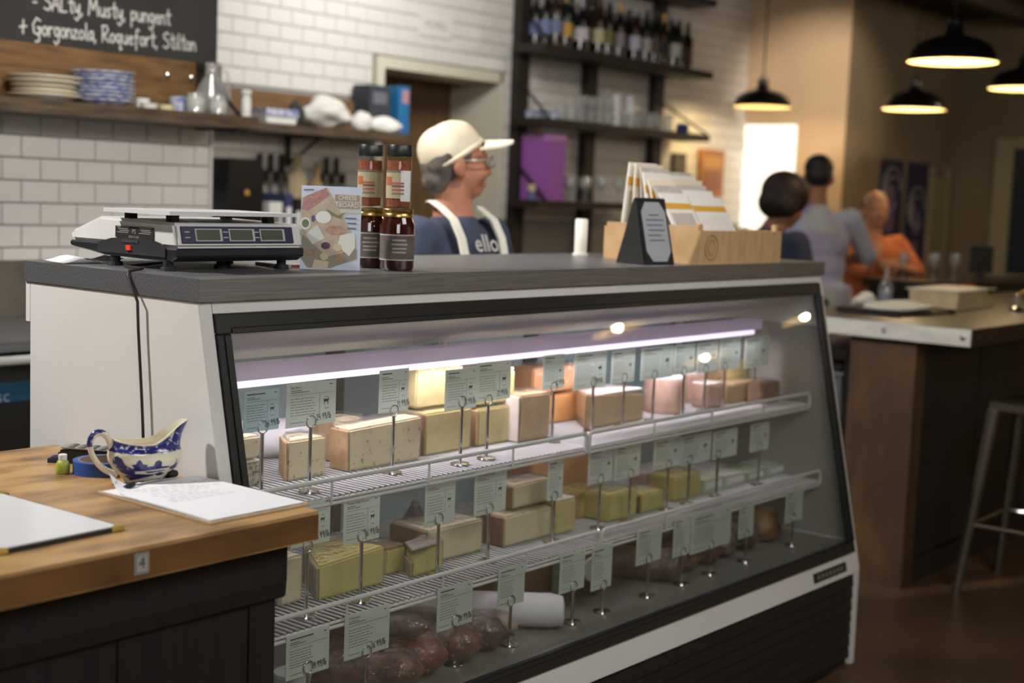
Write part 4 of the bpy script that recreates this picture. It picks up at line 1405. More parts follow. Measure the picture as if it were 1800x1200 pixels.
def wire_shelf(x0, x1, y0, y1, z, rail):
    m2 = MB()
    for yy in (y0 + .004, (y0 + y1) / 2, y1 - .004):
        m2.cone((x0, yy, z - .006), (x1, yy, z - .006), .0034, .0034, 8)
    m2.cone((x0, y0, z - .014), (x1, y0, z - .014), .004, .004, 8)
    sh_ = m2.build('wire_shelf', white_wire, case, smooth='auto')
    mb = MB()
    n = int((x1 - x0) / .0165)
    for i in range(n + 1):
        x = x0 + (x1 - x0) * i / n
        mb.cone((x, y0, z), (x, y1, z), .0028, .0028, 5, False)
    mb.build('wires', white_wire, sh_, smooth=True)['kind'] = 'stuff'
    m3 = MB()
    r = .012
    pts = [(x0, y0 - .004, z - .01), (x0, y0 - .004, rail - r), (x0 + r * .3, y0 - .004, rail - r * .3), (x0 + r, y0 - .004, rail), (x1 - r, y0 - .004, rail), (x1 - r * .3, y0 - .004, rail - r * .3), (x1, y0 - .004, rail - r), (x1, y0 - .004, z - .01)]
    m3.tube(pts, .0054, 8)
    for k in (1, 2, 3):
        x = x0 + (x1 - x0) * k / 4
        m3.cone((x, y0 - .004, z - .012), (x, y0 - .004, rail), .003, .003, 6)
    m3.build('front_rail', white_wire, sh_, smooth='auto')


Z1, Z2, Z3 = .8370, .5990, .4203
for a, b in ((.045, 1.203), (1.215, L - .045)):
    wire_shelf(a, b, -.0, .44, Z1 - .0020, .872)
    wire_shelf(a, b, -.052, .47, Z2 - .0020, .632)
for x in (.042, 1.209, L - .042):
    MB().box(x - .006, x + .006, .485, .503, .43, 1.07).build('shelf_standard', white_wire, case)

# ------------------------------------------------------------------ cheeses
P_blue = mat('blue_veined', (206, 192, 158), .6, col2=(92, 96, 84), nscale=75, detail=4, ramp=(.60, .70))
P_blue2 = mat('dark_veined', (160, 150, 130), .6, col2=(66, 66, 62), nscale=90, detail=5, ramp=(.46, .62))
P_yel = mat('straw_paste', (204, 190, 132), .5, col2=(194, 178, 118), nscale=12)
P_grn = mat('yellow_paste', (192, 182, 104), .5, col2=(180, 168, 92), nscale=10)
P_pale = mat('pale_paste', (214, 202, 170), .5, col2=(204, 192, 158), nscale=14)
P_tan = mat('tan_paste', (196, 168, 128), .55, col2=(184, 154, 114), nscale=14)
P_or = mat('orange_paste', (214, 160, 104), .5, col2=(204, 146, 90), nscale=12)
P_pink = mat('pink_rind', (206, 170, 152), .6, col2=(192, 152, 134), nscale=25)
R_or = mat('orange_rind', (192, 158, 116), .7, col2=(168, 132, 94), nscale=30)
R_br = mat('brown_rind', (132, 100, 74), .8, col2=(106, 80, 60), nscale=30)
R_wh = mat('bloomy_rind', (222, 212, 204), .8, col2=(206, 194, 184), nscale=20)
R_gr = mat('grey_rind', (150, 140, 124), .8, col2=(120, 112, 100), nscale=30)
TOPS = {}


def cheese(label, l, r, top, yf, dep, z0, paste, rind=None, rindside='l', wrap=True, rot=0., wedge=False, h=None, name='cheese_block', rise=0., topm=None):
    xa, xb = at(l, top, 1, yf).x, at(r, top, 1, yf).x
    dep *= .62
    xs = at(l, top, 1, yf + dep * .5).x
    xa = min(xs, xb - .86 * (xb - xa))
    if xb > L - .05:
        xa, xb = xa - (xb - L + .05), L - .05
    zt = z0 + h if h else at((l + r) / 2, top, 1, yf).z
    wd, hh = xb - xa, zt - z0
    t = thing(name, label, 'cheese', ((xa + xb) / 2, yf, z0), rot)
    w2 = wd / 2
    if wedge:
        plan = [(-w2, .0), (w2, 0), (w2 * .75, dep), (-w2 * .2, dep * .95)]
    else:
        plan = [(-w2, 0), (w2, 0), (w2 * .97, dep), (-w2 * .97, dep)]
    mb = MB().prism(plan, 2, 0, hh)
    for v in mb.bm.verts:
        if v.co.z > hh * .5:
            v.co.z += rise * v.co.x / max(w2, .001)
            v.co.x += random.uniform(-.003, .003)
    mb.build('paste', paste, t, bevel=.004, seg=2, smooth='auto')
    if rind:
        mb = MB()
        if 'l' in rindside:
            p, q = Vector(plan[0]), Vector(plan[-1])
            mb.prism([(p.x - .006, p.y), (p.x - .0004, p.y), (q.x - .0004, q.y), (q.x - .006, q.y)], 2, .001, hh - .002 - max(0, rise))
        if 't' in rindside:
            mb.prism([(a * .97, .003 + b * .97) for a, b in plan], 2, hh + .0004 + max(0, rise), hh + .006 + max(0, rise))
        if 'b' in rindside:
            mb.prism([(a * .98, b * .98 - .004) for a, b in plan], 2, 0, .007)
        mb.build('rind', rind, t, bevel=.002)
    if wrap:
        mb = MB().prism([(a * 1.03, -.004 + b * 1.03) for a, b in plan], 2, 0.0005, hh + .008 + abs(rise))
        for v in mb.bm.verts:
            if v.co.z > hh * .5:
                v.co.z += rise * v.co.x / max(w2, .001)
        mb.build('cling_wrap', film, t, bevel=.006, seg=2, smooth='auto')
    return zt + .009 + abs(rise)


wf = film
a = cheese('dark grey veined cheese, lower of two at the left end of the upper shelf', 416, 459, 815, .17, .16, Z1 + .001, P_blue2, R_wh, 't', False)
cheese('pale blue veined cheese on the dark one by the left end of the upper shelf', 416, 458, 768, .17, .15, a, P_blue, None, 'l', True)
cheese('small blue veined wedge with an orange rind second along the upper shelf', 494, 574, 772, .16, .12, Z1 + .001, P_blue, R_or, 'l', True, .0, True)
cheese('wrapped orange rinded blue block behind the large one on the upper shelf', 582, 640, 737, .25, .12, Z1 + .001, P_blue, R_or, 'l', True)
cheese('large wrapped blue veined block third along the upper shelf', 598, 740, 745, .15, .095, Z1 + .001, P_blue, R_or, 'l', True, .0, False, rise=.004)
a = cheese('green yellow lower block of the pair behind the third price sign', 735, 828, 738, .17, .16, Z1 + .001, P_yel, R_br, 'l', True, h=.100)
cheese('tall straw coloured block with white wrap lying on the green yellow one', 718, 812, 672, .20, .15, a, P_yel, R_wh, 't', True, h=.092)
a = cheese('straw coloured lower block with rounded wrap right of the tall pair', 830, 905, 742, .17, .15, Z1 + .001, P_yel, R_or, 'l', True, h=.092)
cheese('straw coloured upper block behind the fourth and fifth price signs', 818, 905, 690, .18, .14, a, P_yel, R_wh, 't', False, h=.078)
cheese('tan round edged block before the orange wheel on the upper shelf', 905, 968, 703, .14, .12, Z1 + .001, P_tan, R_wh, 'l', True, h=.118)
a = cheese('bright orange lower half wheel on the upper shelf', 925, 1030, 740, .27, .15, Z1 + .001, P_or, None, 'l', False, h=.075)
cheese('bright orange upper half wheel stacked on the lower orange one', 922, 1015, 690, .28, .13, a, P_or, None, 'l', True, h=.07)
cheese('low tan wedge in white wrap in the middle of the upper shelf', 1012, 1132, 708, .15, .2, Z1 + .001, P_tan, R_wh, 't', True, wedge=True, h=.085, rise=-.01)
# pink drum
t = thing('cheese_drum', 'small pinkish drum shaped cheese with a white top on the upper shelf', 'cheese', (at(1166, 720, 1, .2).x, .2, Z1 + .001))
MB().lathe([(0, 0), (.060, 0), (.062, .01), (.062, .092), (.058, .1), (0, .1)], seg=32).build('paste', P_pink, t, smooth='auto')
MB().lathe([(0, .1005), (.058, .1005), (.055, .106), (0, .107)], seg=32).build('rind', R_wh, t, smooth='auto')
cheese('small pink wrapped cheese just right of the pink drum', 1202, 1240, 690, .24, .09, Z1 + .001, P_pink, R_wh, 't', True, h=.085)
cheese('pink front cheese with white top beneath the ninth price sign', 1238, 1270, 690, .14, .09, Z1 + .001, P_pink, R_wh, 't', True, h=.07)
cheese('sloping tan wedge near the right end of the upper shelf', 1268, 1338, 690, .15, .16, Z1 + .001, P_tan, None, 'l', True, wedge=True, h=.06)
cheese('amber block standing tall near the right end of the upper shelf', 1306, 1346, 650, .22, .12, Z1 + .001, P_yel, R_or, 'l', False, h=.115)
cheese('brown rinded low cheese at the right end of the upper shelf', 1338, 1372, 676, .08, .10, Z1 + .001, R_br, None, 'l', True, h=.065)
t = thing('wrapped_roll', 'white paper wrapped roll behind the small blue wedge on the upper shelf', 'roll', (.50, .39, Z1 + .046))
MB().cone((-.10, .03, 0), (.10, -.03, 0), .044, .044, 20).build('paper_wrap', mat('white_wrap', (216, 212, 216), .6, bump=.3, bscale=25), t, smooth='auto')
MB().prism([(-.16, -.01), (-.13, -.013), (-.125, .012), (-.155, .015)], 1, -.118, -.114).build('tape_strip', mat('blue_sticker', (70, 104, 190), .5), t)
# middle shelf
zz = Z2 + .001
cheese('pale block at the left end of the middle shelf', 488, 533, 980, .085, .16, zz, P_pale, R_gr, 'l', True)
cheese('large shiny wrapped yellow wedge on the middle shelf', 540, 676, 980, .06, .22, zz, P_grn, R_gr, 'l', True, 0, True, rise=.006)
cheese('yellow block turned back behind the large wedge on the middle shelf', 672, 712, 965, .10, .16, zz, P_grn, R_br, 't', True)
cheese('small wrapped yellow wedge with a grey rind on the middle shelf', 712, 782, 972, .05, .10, zz, P_grn, R_gr, 'lt', True, .08, True, rise=.01)
cheese('large tan wrapped wedge behind the third middle shelf sign', 738, 848, 925, .10, .2, zz, P_pale, R_br, 'l', True, 0, False)
a = cheese('lower pale block of the wrapped pair in the middle shelf', 872, 969, 930, .08, .15, zz, P_pale, R_br, 'l', True, h=.075)
cheese('upper pale block resting on the lower one in the middle shelf', 890, 968, 882, .10, .12, a, P_pale, R_br, 'l', True, h=.058)
cheese('orange topped slab behind the pale pair in the middle shelf', 915, 1040, 850, .27, .14, zz, P_or, None, 'l', True, h=.14)
cheese('narrow straw block right of the pale pair in the middle shelf', 974, 1013, 880, .07, .12, zz, P_yel, R_wh, 't', True)
cheese('deep yellow block under the sixth middle shelf sign', 1012, 1062, 862, .14, .14, zz, P_grn, R_or, 'l', True)
cheese('long yellow block under the seventh middle shelf sign', 1062, 1120, 866, .06, .14, zz, P_grn, None, 'l', True)
cheese('yellow wedge with crossed wrap right of the long yellow block', 1121, 1168, 866, .06, .14, zz, P_grn, R_br, 'l', True)
cheese('pinkish wrapped cheese behind the crossed wrap wedge', 1130, 1176, 832, .24, .10, zz, P_pink, R_wh, 't', True)
cheese('tall green yellow block in the right half of the middle shelf', 1178, 1232, 836, .08, .14, zz, P_grn, None, 'l', True)
t = thing('wax_cheese', 'dark grey waxed cheese standing behind the small wedge on the middle shelf', 'cheese', (at(728, 930, 1, .24).x, .24, zz))
MB().lathe([(0, 0), (.026, 0), (.036, .02), (.036, .06), (.02, .085), (.012, .10), (0, .10)]).build('wax', mat('slate_wax', (72, 76, 86), .4, bump=.2, bscale=30), t, smooth='auto')
MB().cone((0, 0, .1002), (0, 0, .112), .012, .008).build('knot', mat('slate_wax_light', (104, 108, 116), .4), t)
for i, (l, r, tp, c) in enumerate(((1236, 1272, 845, (196, 206, 180)), (1274, 1310, 838, (206, 206, 196)), (1312, 1346, 832, (184, 196, 166)), (1350, 1384, 822, (196, 200, 190)))):
    xa, xb = at(l, tp, 1, .08).x, at(r, tp, 1, .08).x
    hh = at(l, tp, 1, .08).z - zz
    t = thing('cheese_packet', 'pale green wrapped packet on the middle shelf, %s of four at the right end' % ORD[i], 'packet', ((xa + xb) / 2, .13, zz))
    w2 = (xb - xa) / 2 - .004
    MB().box(-w2, w2, -.05, .06, 0, hh).build('body', mat('packet_%d' % i, c, .5, col2=tuple(v - 24 for v in c), nscale=14), t, bevel=.006, seg=2)
    MB().box(-w2 * .8, w2 * .8, -.052, -.0505, hh * .3, hh * .8).build('label_sheet', paper, t)

# ------------------------------------------------------------------ cured meats on the deck
meat = mat('cured_meat', (120, 66, 58), .45, col2=(62, 28, 26), nscale=34, detail=8, bump=.6)
meat2 = mat('dark_meat', (92, 64, 58), .5, col2=(44, 26, 25), nscale=34, detail=8, bump=.6)
meat3 = mat('red_meat', (140, 70, 58), .45, col2=(84, 32, 30), nscale=30, detail=8, bump=.6)
mfat = mat('mould_casing', (168, 154, 140), .7, col2=(120, 100, 88), nscale=24, ramp=(.4, .6))


def salami(label, p0, p1, r, m, z=Z3, name='salami', wrap=True):
    p0, p1 = Vector((p0[0], p0[1], z + r + .004)), Vector((p1[0], p1[1], z + r + .004))
    c = (p0 + p1) / 2
    t = thing(name, label, 'salami', (c.x, c.y, z))
    d = (p1 - p0)
    pts, rr = [], []
    for i in range(13):
        f_ = i / 12
        pts.append(Vector((0, 0, r + .004)) + d * (f_ - .5) + Vector((0, 0, math.sin(f_ * 9) * .002)))
        rr.append(max(.006, r * (1 - abs(2 * f_ - 1) ** 12) ** .5) * (1 + .05 * math.sin(i * 2.1)))
    MB().tube(pts, rr, 14).build('casing', m, t, smooth=True)
    e = pts[-1] + d.normalized() * .008
    MB().ball(e, .005, 2).cone(pts[-1], e, .004, .003).build('tied_end', mat('string', (96, 66, 56), .8), t, smooth=True)
    if wrap:
        mw = MB().tube(pts, [v * 1.12 + .001 for v in rr], 18)
        for v in mw.bm.verts:
            v.co += Vector((random.uniform(-1, 1), random.uniform(-1, 1), random.uniform(-.2, 1))) * .0022
        mw.build('cling_wrap', film, t)
    return t


salami('dark red wrapped salami at the left front of the case floor', (.34, .10), (.50, -.12), .036, meat)
salami('dark red wrapped salami second from the left on the case floor', (.42, .16), (.60, -.10), .040, meat3)
salami('brown red wrapped salami in front of the paper roll on the case floor', (.54, .16), (.715, -.10), .038, meat)
salami('dusky wrapped salami beside the white paper roll on the case floor', (.63, .20), (.82, -.09), .037, meat2)
salami('small dark wrapped salami touching the paper roll on the case floor', (.71, .22), (.90, -.05), .029, mfat)
salami('dark red salami lying on the two leftmost ones', (.42, .12), (.55, -.08), .024, meat2, Z3 + .082)
t = thing('paper_roll', 'large white paper wrapped log on the case floor', 'roll', (.93, .07, Z3))
MB().tube([(-.18, .22, .043), (-.17, .208, .043), (.10, -.116, .043), (.118, -.138, .043), (.121, -.142, .043)], [.036, .041, .041, .036, .018], 24).build('paper_wrap', mat('white_wrap', (216, 212, 216), .6, bump=.3, bscale=25), t, smooth='auto')
t = thing('meat_box', 'brown printed meat packet standing behind the paper roll', 'packet', (1.17, .21, Z3))
MB().box(-.12, .12, -.06, .06, 0, .15).build('body', mat('brown_pack', (132, 98, 72), .5, col2=(112, 80, 60), nscale=12), t, bevel=.01, seg=2)
MB().box(-.09, .03, -.063, -.0605, .08, .13).build('label_sheet', mat('rust_print', (104, 58, 46), .6), t)
t = thing('ham_piece', 'round ham with a white paper disc in the middle of the case floor', 'ham', (1.325, .06, Z3))
MB().ball((0, 0, .085), (.075, .07, .083), 3).build('meat', meat2, t, smooth=True)
MB().cone((-.05, -.06, .09), (-.056, -.068, .09), .036, .034, 24).build('paper_disc', paper, t)
lump('paper_sheet', (.08, .05, .02), mat('white_wrap', (216, 212, 216), .6), (1.58, .20, Z3), 'crumpled white paper behind the dark meats on the case floor', 'paper', 41)
for i, (x, y, x2, y2, r, m_) in enumerate(((1.50, .10, 1.62, -.10, .042, meat2), (1.60, .14, 1.74, -.08, .04, meat), (1.73, .14, 1.86, -.08, .042, meat3), (1.86, .15, 1.96, -.07, .036, mfat), (1.97, .15, 2.10, -.07, .04, meat2))):
    salami('dark cured sausage in the right half of the case floor, %s of five' % ORD[i], (x, y + .03), (x2, y2 + .05), r, m_)
salami('dark cured sausage lying on the first two in the right half of the case floor', (1.56, .12), (1.69, -.02), .034, meat2, Z3 + .088)
lump('smoked_meat', (.07, .06, .05), mat('smoked_tan', (134, 102, 70), .6, col2=(104, 76, 52), nscale=12), (2.22, .05, Z3), 'tan smoked meat lump at the right end of the case floor', 'meat', 43)
t = thing('meat_slab', 'upright red brown meat slab behind the sausages on the case floor', 'meat', (1.78, .30, Z3))
MB().box(-.06, .06, -.03, .03, 0, .16).build('meat', meat3, t, bevel=.012, seg=2)
t = thing('meat_tub', 'small cloudy tub at the lower left corner of the case floor', 'tub', (.235, -.01, Z3))
MB().lathe([(0, 0), (.03, 0), (.036, .07), (0, .07)]).build('vessel', mat('cloudy_tub', (176, 186, 192), .4), t, smooth='auto')
MB().lathe([(0, .0705), (.038, .0705), (.038, .078), (0, .079)]).build('lid', mat('cloudy_lid', (196, 202, 206), .4), t, smooth='auto')

# ------------------------------------------------------------------ price signs


def card_mat(name, col):
    m = mat(name, col, .35)
    nt = m.node_tree
    b = nt.nodes['Principled BSDF']
    tr = nt.nodes.new('ShaderNodeBsdfTranslucent')
    tr.inputs[0].default_value = lin(col)
    mx = nt.nodes.new('ShaderNodeMixShader')
    mx.inputs[0].default_value = .4
    nt.links.new(b.outputs[0], mx.inputs[1])
    nt.links.new(tr.outputs[0], mx.inputs[2])
    nt.links.new(mx.outputs[0], nt.nodes['Material Output'].inputs[0])
    return m


card_m = card_mat('card_sleeve', (222, 228, 222))
card_b = card_mat('blue_tinted_card', (200, 220, 226))
cow = [(-.5, .3), (-.42, .42), (.3, .40), (.36, .5), (.5, .42), (.47, .3), (.36, .26), (.32, .1), (.3, -.3), (.22, -.3), (.2, .05), (-.28, .05), (-.32, -.3), (-.4, -.3), (-.4, .1)]


def sign(n, level, label, l, r, t_, b, pin, ring_y, py, cm=None, title=None, price=None):
    z0 = (Z1, Z2, Z3)[level] + .0015
    yy = (.055, .0, -.06)[level]
    p = at(pin, py, 2, z0)
    if n > 1 and level < 2:
        yy = min(max(p.y, (.035, -.012)[level]), (.12, .04)[level])
    x = at(pin, ring_y, 1, yy).x
    if x > L - .06:
        print('SIGN OUT', level, n, x)
    zr = at(pin, ring_y, 1, yy).z
    t = thing('price_sign', label, 'sign', (x, yy, z0), 0, 'price signs in the cheese case')
    MB().lathe([(0, 0), (.023, 0), (.022, .003), (.006, .006), (0, .006)], seg=20).build('base', chrome, t, smooth='auto')
    rr = .0125
    MB().cone((0, 0, .005), (0, 0, zr - z0 - rr), .0042, .0038, 10).build('stem', chrome, t, smooth='auto')
    MB().tube([(rr * math.cos(a), -.0015, zr - z0 + rr * math.sin(a)) for a in [i * 2 * PI / 20 for i in range(20)]], .0016, 6, True).build('ring', chrome, t, smooth=True)
    yc = yy + .003
    xa, xb = at(l, t_, 1, yc).x - x, at(r, t_, 1, yc).x - x
    zt = at((l + r) / 2, t_ + 3, 1, yc).z - z0
    zb = at((l + r) / 2, b - 3, 1, yc).z - z0
    c = MB().box(xa, xb, .0012, .0028, zb, zt).build('card', cm or card_m, t)
    W_, H_ = xb - xa, zt - zb
    mb = MB()
    rn = random.Random(n * 7 + level)
    Y_ = .0009
    lw = .0011 if W_ > .05 else .0014

    def bar(x0, x1, zc, k=1.):
        mb.box(xa + W_ * x0, xa + W_ * x1, Y_ - .0004, Y_, zb + H_ * zc - lw * k / 2, zb + H_ * zc + lw * k / 2)
    if not title:
        bar(.08, .08 + rn.uniform(.3, .55), .91, 2.2)
    bar(.86, .92, .915, 1.6)
    bar(.08, .3, .83)
    bar(.08, .45, .79)
    bar(.06, .94, .73, .4)
    k = .64
    while k > .24:
        x1 = .08 + rn.uniform(.44, .55)
        xx = .08
        while xx < x1 - .02:
            q = min(x1, xx + rn.uniform(.05, .13))
            bar(xx, q, k, .8)
            xx = q + .018
        k -= .062
    bar(.08, .35, .10, .8)
    if level < 2:
        s_ = W_ * .12
        mb.prism([(xa + W_ * .80 + cx * s_, zb + H_ * .50 + cz * s_) for cx, cz in cow], 1, Y_ - .0004, Y_)
        bar(.76, .85, .62, .8)
        bar(.76, .86, .36, .8)
        mb.box(xa + W_ * .66, xa + W_ * .664, Y_ - .0003, Y_, zb + H_ * .25, zb + H_ * .72)
    if price:
        M_ = Matrix.Translation((xa + W_ * .60, Y_ - .0005, zb + H_ * .10)) @ Matrix.Rotation(-.06, 4, 'Y')
        strokes(mb, price, H_ * .14, .0015, M_, .02)
    mb.build('print', ink, c)
    if title:
        text_obj('print', title, H_ * .085, ink, c, (xa + W_ * .08, Y_ - .0003, zb + H_ * .905), align='LEFT', sx=min(1., .72 * W_ / (H_ * .085 * .5 * len(title))), ext=0)
    return t


UP = 'on the upper shelf of the cheese case'
sign(0, 0, 'blue tinted price sign, leftmost ' + UP, 428, 490, 682, 760, 461, 751, 858, card_b, None, '26.99/lb')
sign(1, 0, 'large price sign reading Bay Blue ' + UP, 503, 590, 668, 750, 546, 741, 862, None, 'Bay Blue', '24.99/lb')
for i, a in enumerate(((667, 718, 646, 726, 692, 722, 830), (783, 838, 645, 722, 812, 706, 815), (838, 898, 632, 706, 858, 703, 805), (955, 992, 620, 686, 973, 680, 775), (1010, 1066, 615, 685, 1043, 671, 758), (1076, 1116, 612, 675, 1097, 664, 748), (1128, 1184, 606, 668, 1150, 658, 735), (1186, 1222, 602, 660, 1202, 652, 728), (1226, 1262, 598, 656, 1240, 648, 720), (1266, 1302, 592, 652, 1274, 644, 715), (1310, 1350, 590, 648, 1327, 640, 705))):
    sign(i + 2, 0, 'grey price sign, %s from the left %s' % (ORD[i + 2], UP), *a, price='21.99/lb' if i < 5 else None)
MD = 'on the middle shelf of the cheese case'
for i, a in enumerate(((512, 580, 875, 960, 540, 960, 1075), (604, 667, 870, 954, 636, 941, 1052))):
    sign(i, 1, ('price sign half behind the table corner, leftmost ' if i == 0 else 'price sign reading Pleasant Ridge Reserve ') + MD, *a, title=None if i == 0 else 'Pleasant Ridge Reserve', price='16.99/lb')
for i, a in enumerate(((748, 800, 838, 924, 771, 912, 1010), (835, 890, 822, 904, 860, 894, 985), (964, 990, 804, 880, 974, 872, 950), (1035, 1079, 786, 850, 1055, 842, 925), (1081, 1126, 778, 842, 1108, 832, 915), (1150, 1196, 768, 824, 1175, 816, 890), (1198, 1250, 760, 816, 1212, 808, 880), (1254, 1296, 752, 806, 1262, 798, 866), (1320, 1352, 740, 794, 1335, 786, 848))):
    sign(i + 2, 1, 'grey price sign, %s from the left %s' % (ORD[i + 2], MD), *a)
LO = 'on the floor of the cheese case'
for i, a in enumerate(((503, 578, 1106, 1188, 541, 1172, 1240), (606, 684, 1068, 1152, 644, 1145, 1215), (769, 830, 1024, 1104, 801, 1090, 1165), (876, 922, 992, 1066, 898, 1056, 1115), (985, 1028, 966, 1040, 1008, 1030, 1090), (1041, 1076, 956, 1036, 1060, 1028, 1080), (1120, 1163, 924, 990, 1140, 982, 1040), (1185, 1214, 906, 978, 1200, 970, 1020), (1216, 1285, 896, 966, 1250, 958, 1010), (1300, 1325, 884, 946, 1312, 938, 990), (1382, 1412, 858, 918, 1394, 910, 960))):
    sign(i, 2, (('price sign with faint grey lettering, leftmost ', 'price sign reading Calabrese ')[i] if i < 2 else 'grey green price sign, %s from the left ' % ORD[i]) + LO, *a, title='Calabrese' if i == 1 else None, price=('19.99/lb', '16.99/lb', '24.99/lb')[i] if i < 3 else None)
# ------------------------------------------------------------------ on the steel top
ZT = 1.2855
sl = thing('price_scale', 'white and black deli scale with three displays on the steel top', 'scale', (.241, .34, ZT))
sw = mat('scale_white', (208, 206, 203), .4)
nav = mat('scale_navy', (42, 42, 70), .35)
MB().prism([(-.168, .045), (-.156, .094), (.088, .098), (.190, .064), (.190, .045)], 0, -.163, .163).build('body', sw, sl, bevel=.006, seg=2, smooth='auto')
MB().prism([(-.150, .018), (-.169, .028), (-.169, .0447), (.191, .0447), (.191, .034), (.07, .020)], 0, -.164, .164).build('base', mat('scale_black', (30, 30, 36), .4), sl, bevel=.003)


def sx_(xc):
    return -.165 + (800 - xc) * .33 / 740


def sz_(yc):
    return .045 + (435 - yc) * .05 / 240


arch = [(sx_(x), sz_(y)) for x, y in ((235, 440), (290, 408), (340, 384), (430, 370), (560, 372), (650, 378), (700, 398), (735, 440))]
arch = [(sx_(735), .026), (sx_(235), .026)] + arch
MB().prism([(a, b) for a, b in arch], 0, -.1675, -.1645).build('side_cover', mat('scale_dark', (40, 39, 42), .5), sl)
mb = MB().box(-.1655, -.1637, sx_(645), sx_(365), sz_(372), sz_(262))
lp = mb.build('rating_plate', mat('plate_dark', (46, 44, 42), .4), sl)
lt = mat('plate_print', (150, 148, 144), .6)
text_obj('lettering', 'PS', .013, lt, lp, (-.1659, (sx_(645) + sx_(365)) / 2, .071), (PI / 2, 0, -PI / 2))
text_obj('lettering', 'PENN SCALE', .006, lt, lp, (-.1659, (sx_(645) + sx_(365)) / 2, .0605), (PI / 2, 0, -PI / 2))
mb = MB()
for s_ in (-1, 1):
    for k in range(4):
        c_ = (sx_(645) + sx_(365)) / 2 + s_ * .036
        mb.box(-.1660, -.1656, c_ - .02 + .003 * (k % 2), c_ + .02 - .004 * (k % 3), .0785 - .0035 * k, .0797 - .0035 * k)
mb.build('print_lines', lt, lp)
MB().box(-.1690, -.1676, sx_(545), sx_(425), sz_(415), sz_(388)).build('port_plate', mat('port_grey', (58, 57, 60), .5), sl)
MB().box(-.1715, -.1676, sx_(492), sx_(462), .034, .044).build('power_switch', mat('red_switch', (196, 60, 34), .4, emis=(220, 60, 30), estr=.4), sl, bevel=.001)
# display panel on the tilted front
tilt = math.atan2(.012, .049)
Mf = Matrix.Translation((0, -.163, .0705)) @ Matrix.Rotation(-tilt, 4, 'X')
dp = MB().box(-.150, .135, -.0022, .002, -.0165, .0175, Mf).build('display_panel', nav, sl, bevel=.001)
lcd = mat('lcd', (84, 86, 76), .25)
rim = mat('lcd_rim', (176, 178, 176), .4)
for x in (-.085, -.002, .078):
    MB().box(x - .033, x + .033, -.0030, -.0023, -.0125, .0125, Mf).build('display_rim', rim, dp)
    MB().box(x - .030, x + .027, -.0036, -.0031, -.0105, .0105, Mf).build('display', lcd, dp)
mb = MB()
for x in (-.137, -.043, .037):
    for z in (-.005, .006):
        mb.box(x - .006, x + .006, -.0028, -.0023, z - .001, z + .001, Mf)
mb.build('print_lines', rim, dp)
for x, y in ((-.155, -.13), (.135, -.13), (-.15, .05), (.135, .05), (.0, -.10)):
    MB().cone((x, y, .0), (x, y, .008), .016, .014, 14).cone((x, y, .008), (x, y, .022), .010, .010, 12).build('foot', black_rubber, sl)
for x, y in ((-.142, -.125), (.10, -.125), (-.142, .01), (.10, .01)):
    MB().box(x - .009, x + .009, y - .009, y + .009, .09, .109).build('platter_post', black_plastic, sl)
MB().box(-.192, .130, -.182, .032, .109, .1165).build('platter', mat('platter_steel', (226, 226, 228), .4, .25), sl, bevel=.003, seg=2)
c0 = at(241, 474, 2, ZT + .003)
pts = [(.20, .38, ZT + .004), (.12, .33, ZT + .004), (.05, .30, ZT + .004), (c0.x + .012, c0.y, ZT + .005), (-.006, c0.y - .003, ZT + .001), (-.009, c0.y - .004, ZT - .008)]
for px, py in ((241.5, 530), (243, 580), (246, 640), (249, 700), (251, 750), (252, 790)):
    q = at(px, py, 0, -.0125)
    pts.append((q.x, q.y, q.z))
MB().tube([Vector(p) - Vector((.241, .34, ZT)) for p in pts], .0028, 8).build('power_cord', mat('cord_black', (34, 30, 30), .5), sl, smooth=True)
t = thing('receipt', 'curled white receipt paper under the left rear of the scale', 'paper', (.05, .47, ZT))
mb = MB()
prev = None
for i in range(9):
    x, z = -.05 + .018 * i, .001 + .010 * abs(math.sin(i * .55)) ** 2
    row = [mb.bm.verts.new((x, -.035, z)), mb.bm.verts.new((x, .035, z + .003)), mb.bm.verts.new((x, .035, z + .0036)), mb.bm.verts.new((x, -.035, z + .0006))]
    if prev:
        for k in range(4):
            mb.bm.faces.new([prev[k], prev[(k + 1) % 4], row[(k + 1) % 4], row[k]])
    prev = row
mb.build('sheet', paper, t, smooth=True)
t = thing('leaflet', 'small white leaflet with a red mark under the right of the scale', 'leaflet', (.43, .27, ZT), -.3)
MB().box(-.04, .04, -.05, .05, 0, .006).build('sheet', paper, t)
MB().box(.0, .032, -.0506, -.0502, .001, .005).build('mark', mat('red_mark', (186, 70, 62), .6), t)

# recipe card box facing the camera
ya = math.atan2(-.7725, .6339)
ck = thing('recipe_book', 'small cheese board book standing upright beside the sauce jars', 'book', (.445, .135, ZT), ya + .10)
Mt = Matrix.Rotation(-.07, 4, 'X')
cw, chh = .062, .175
MB().box(-cw, cw, 0, .014, 0, chh, Mt).build('pages', mat('page_block', (226, 224, 216), .8), ck)
cv = MB().box(-cw - .001, cw + .001, -.0022, -.0002, 0, chh + .001, Mt).build('cover', mat('pale_blue_cover', (196, 204, 222), .35), ck)


def decal(name, pts, m, d, parent=cv):
    mb = MB()
    mb.prism([((x - .5) * 2 * cw, z * chh) for x, z in pts], 1, -.0023 - d - .0001, -.0023 - d + .0001, Mt)
    return mb.build(name, m, parent)


def disc(cx, cz, rx, rz, n=18, a0=0):
    return [(cx + rx * math.cos(a0 + i * 2 * PI / n), cz + rz * math.sin(a0 + i * 2 * PI / n)) for i in range(n)]


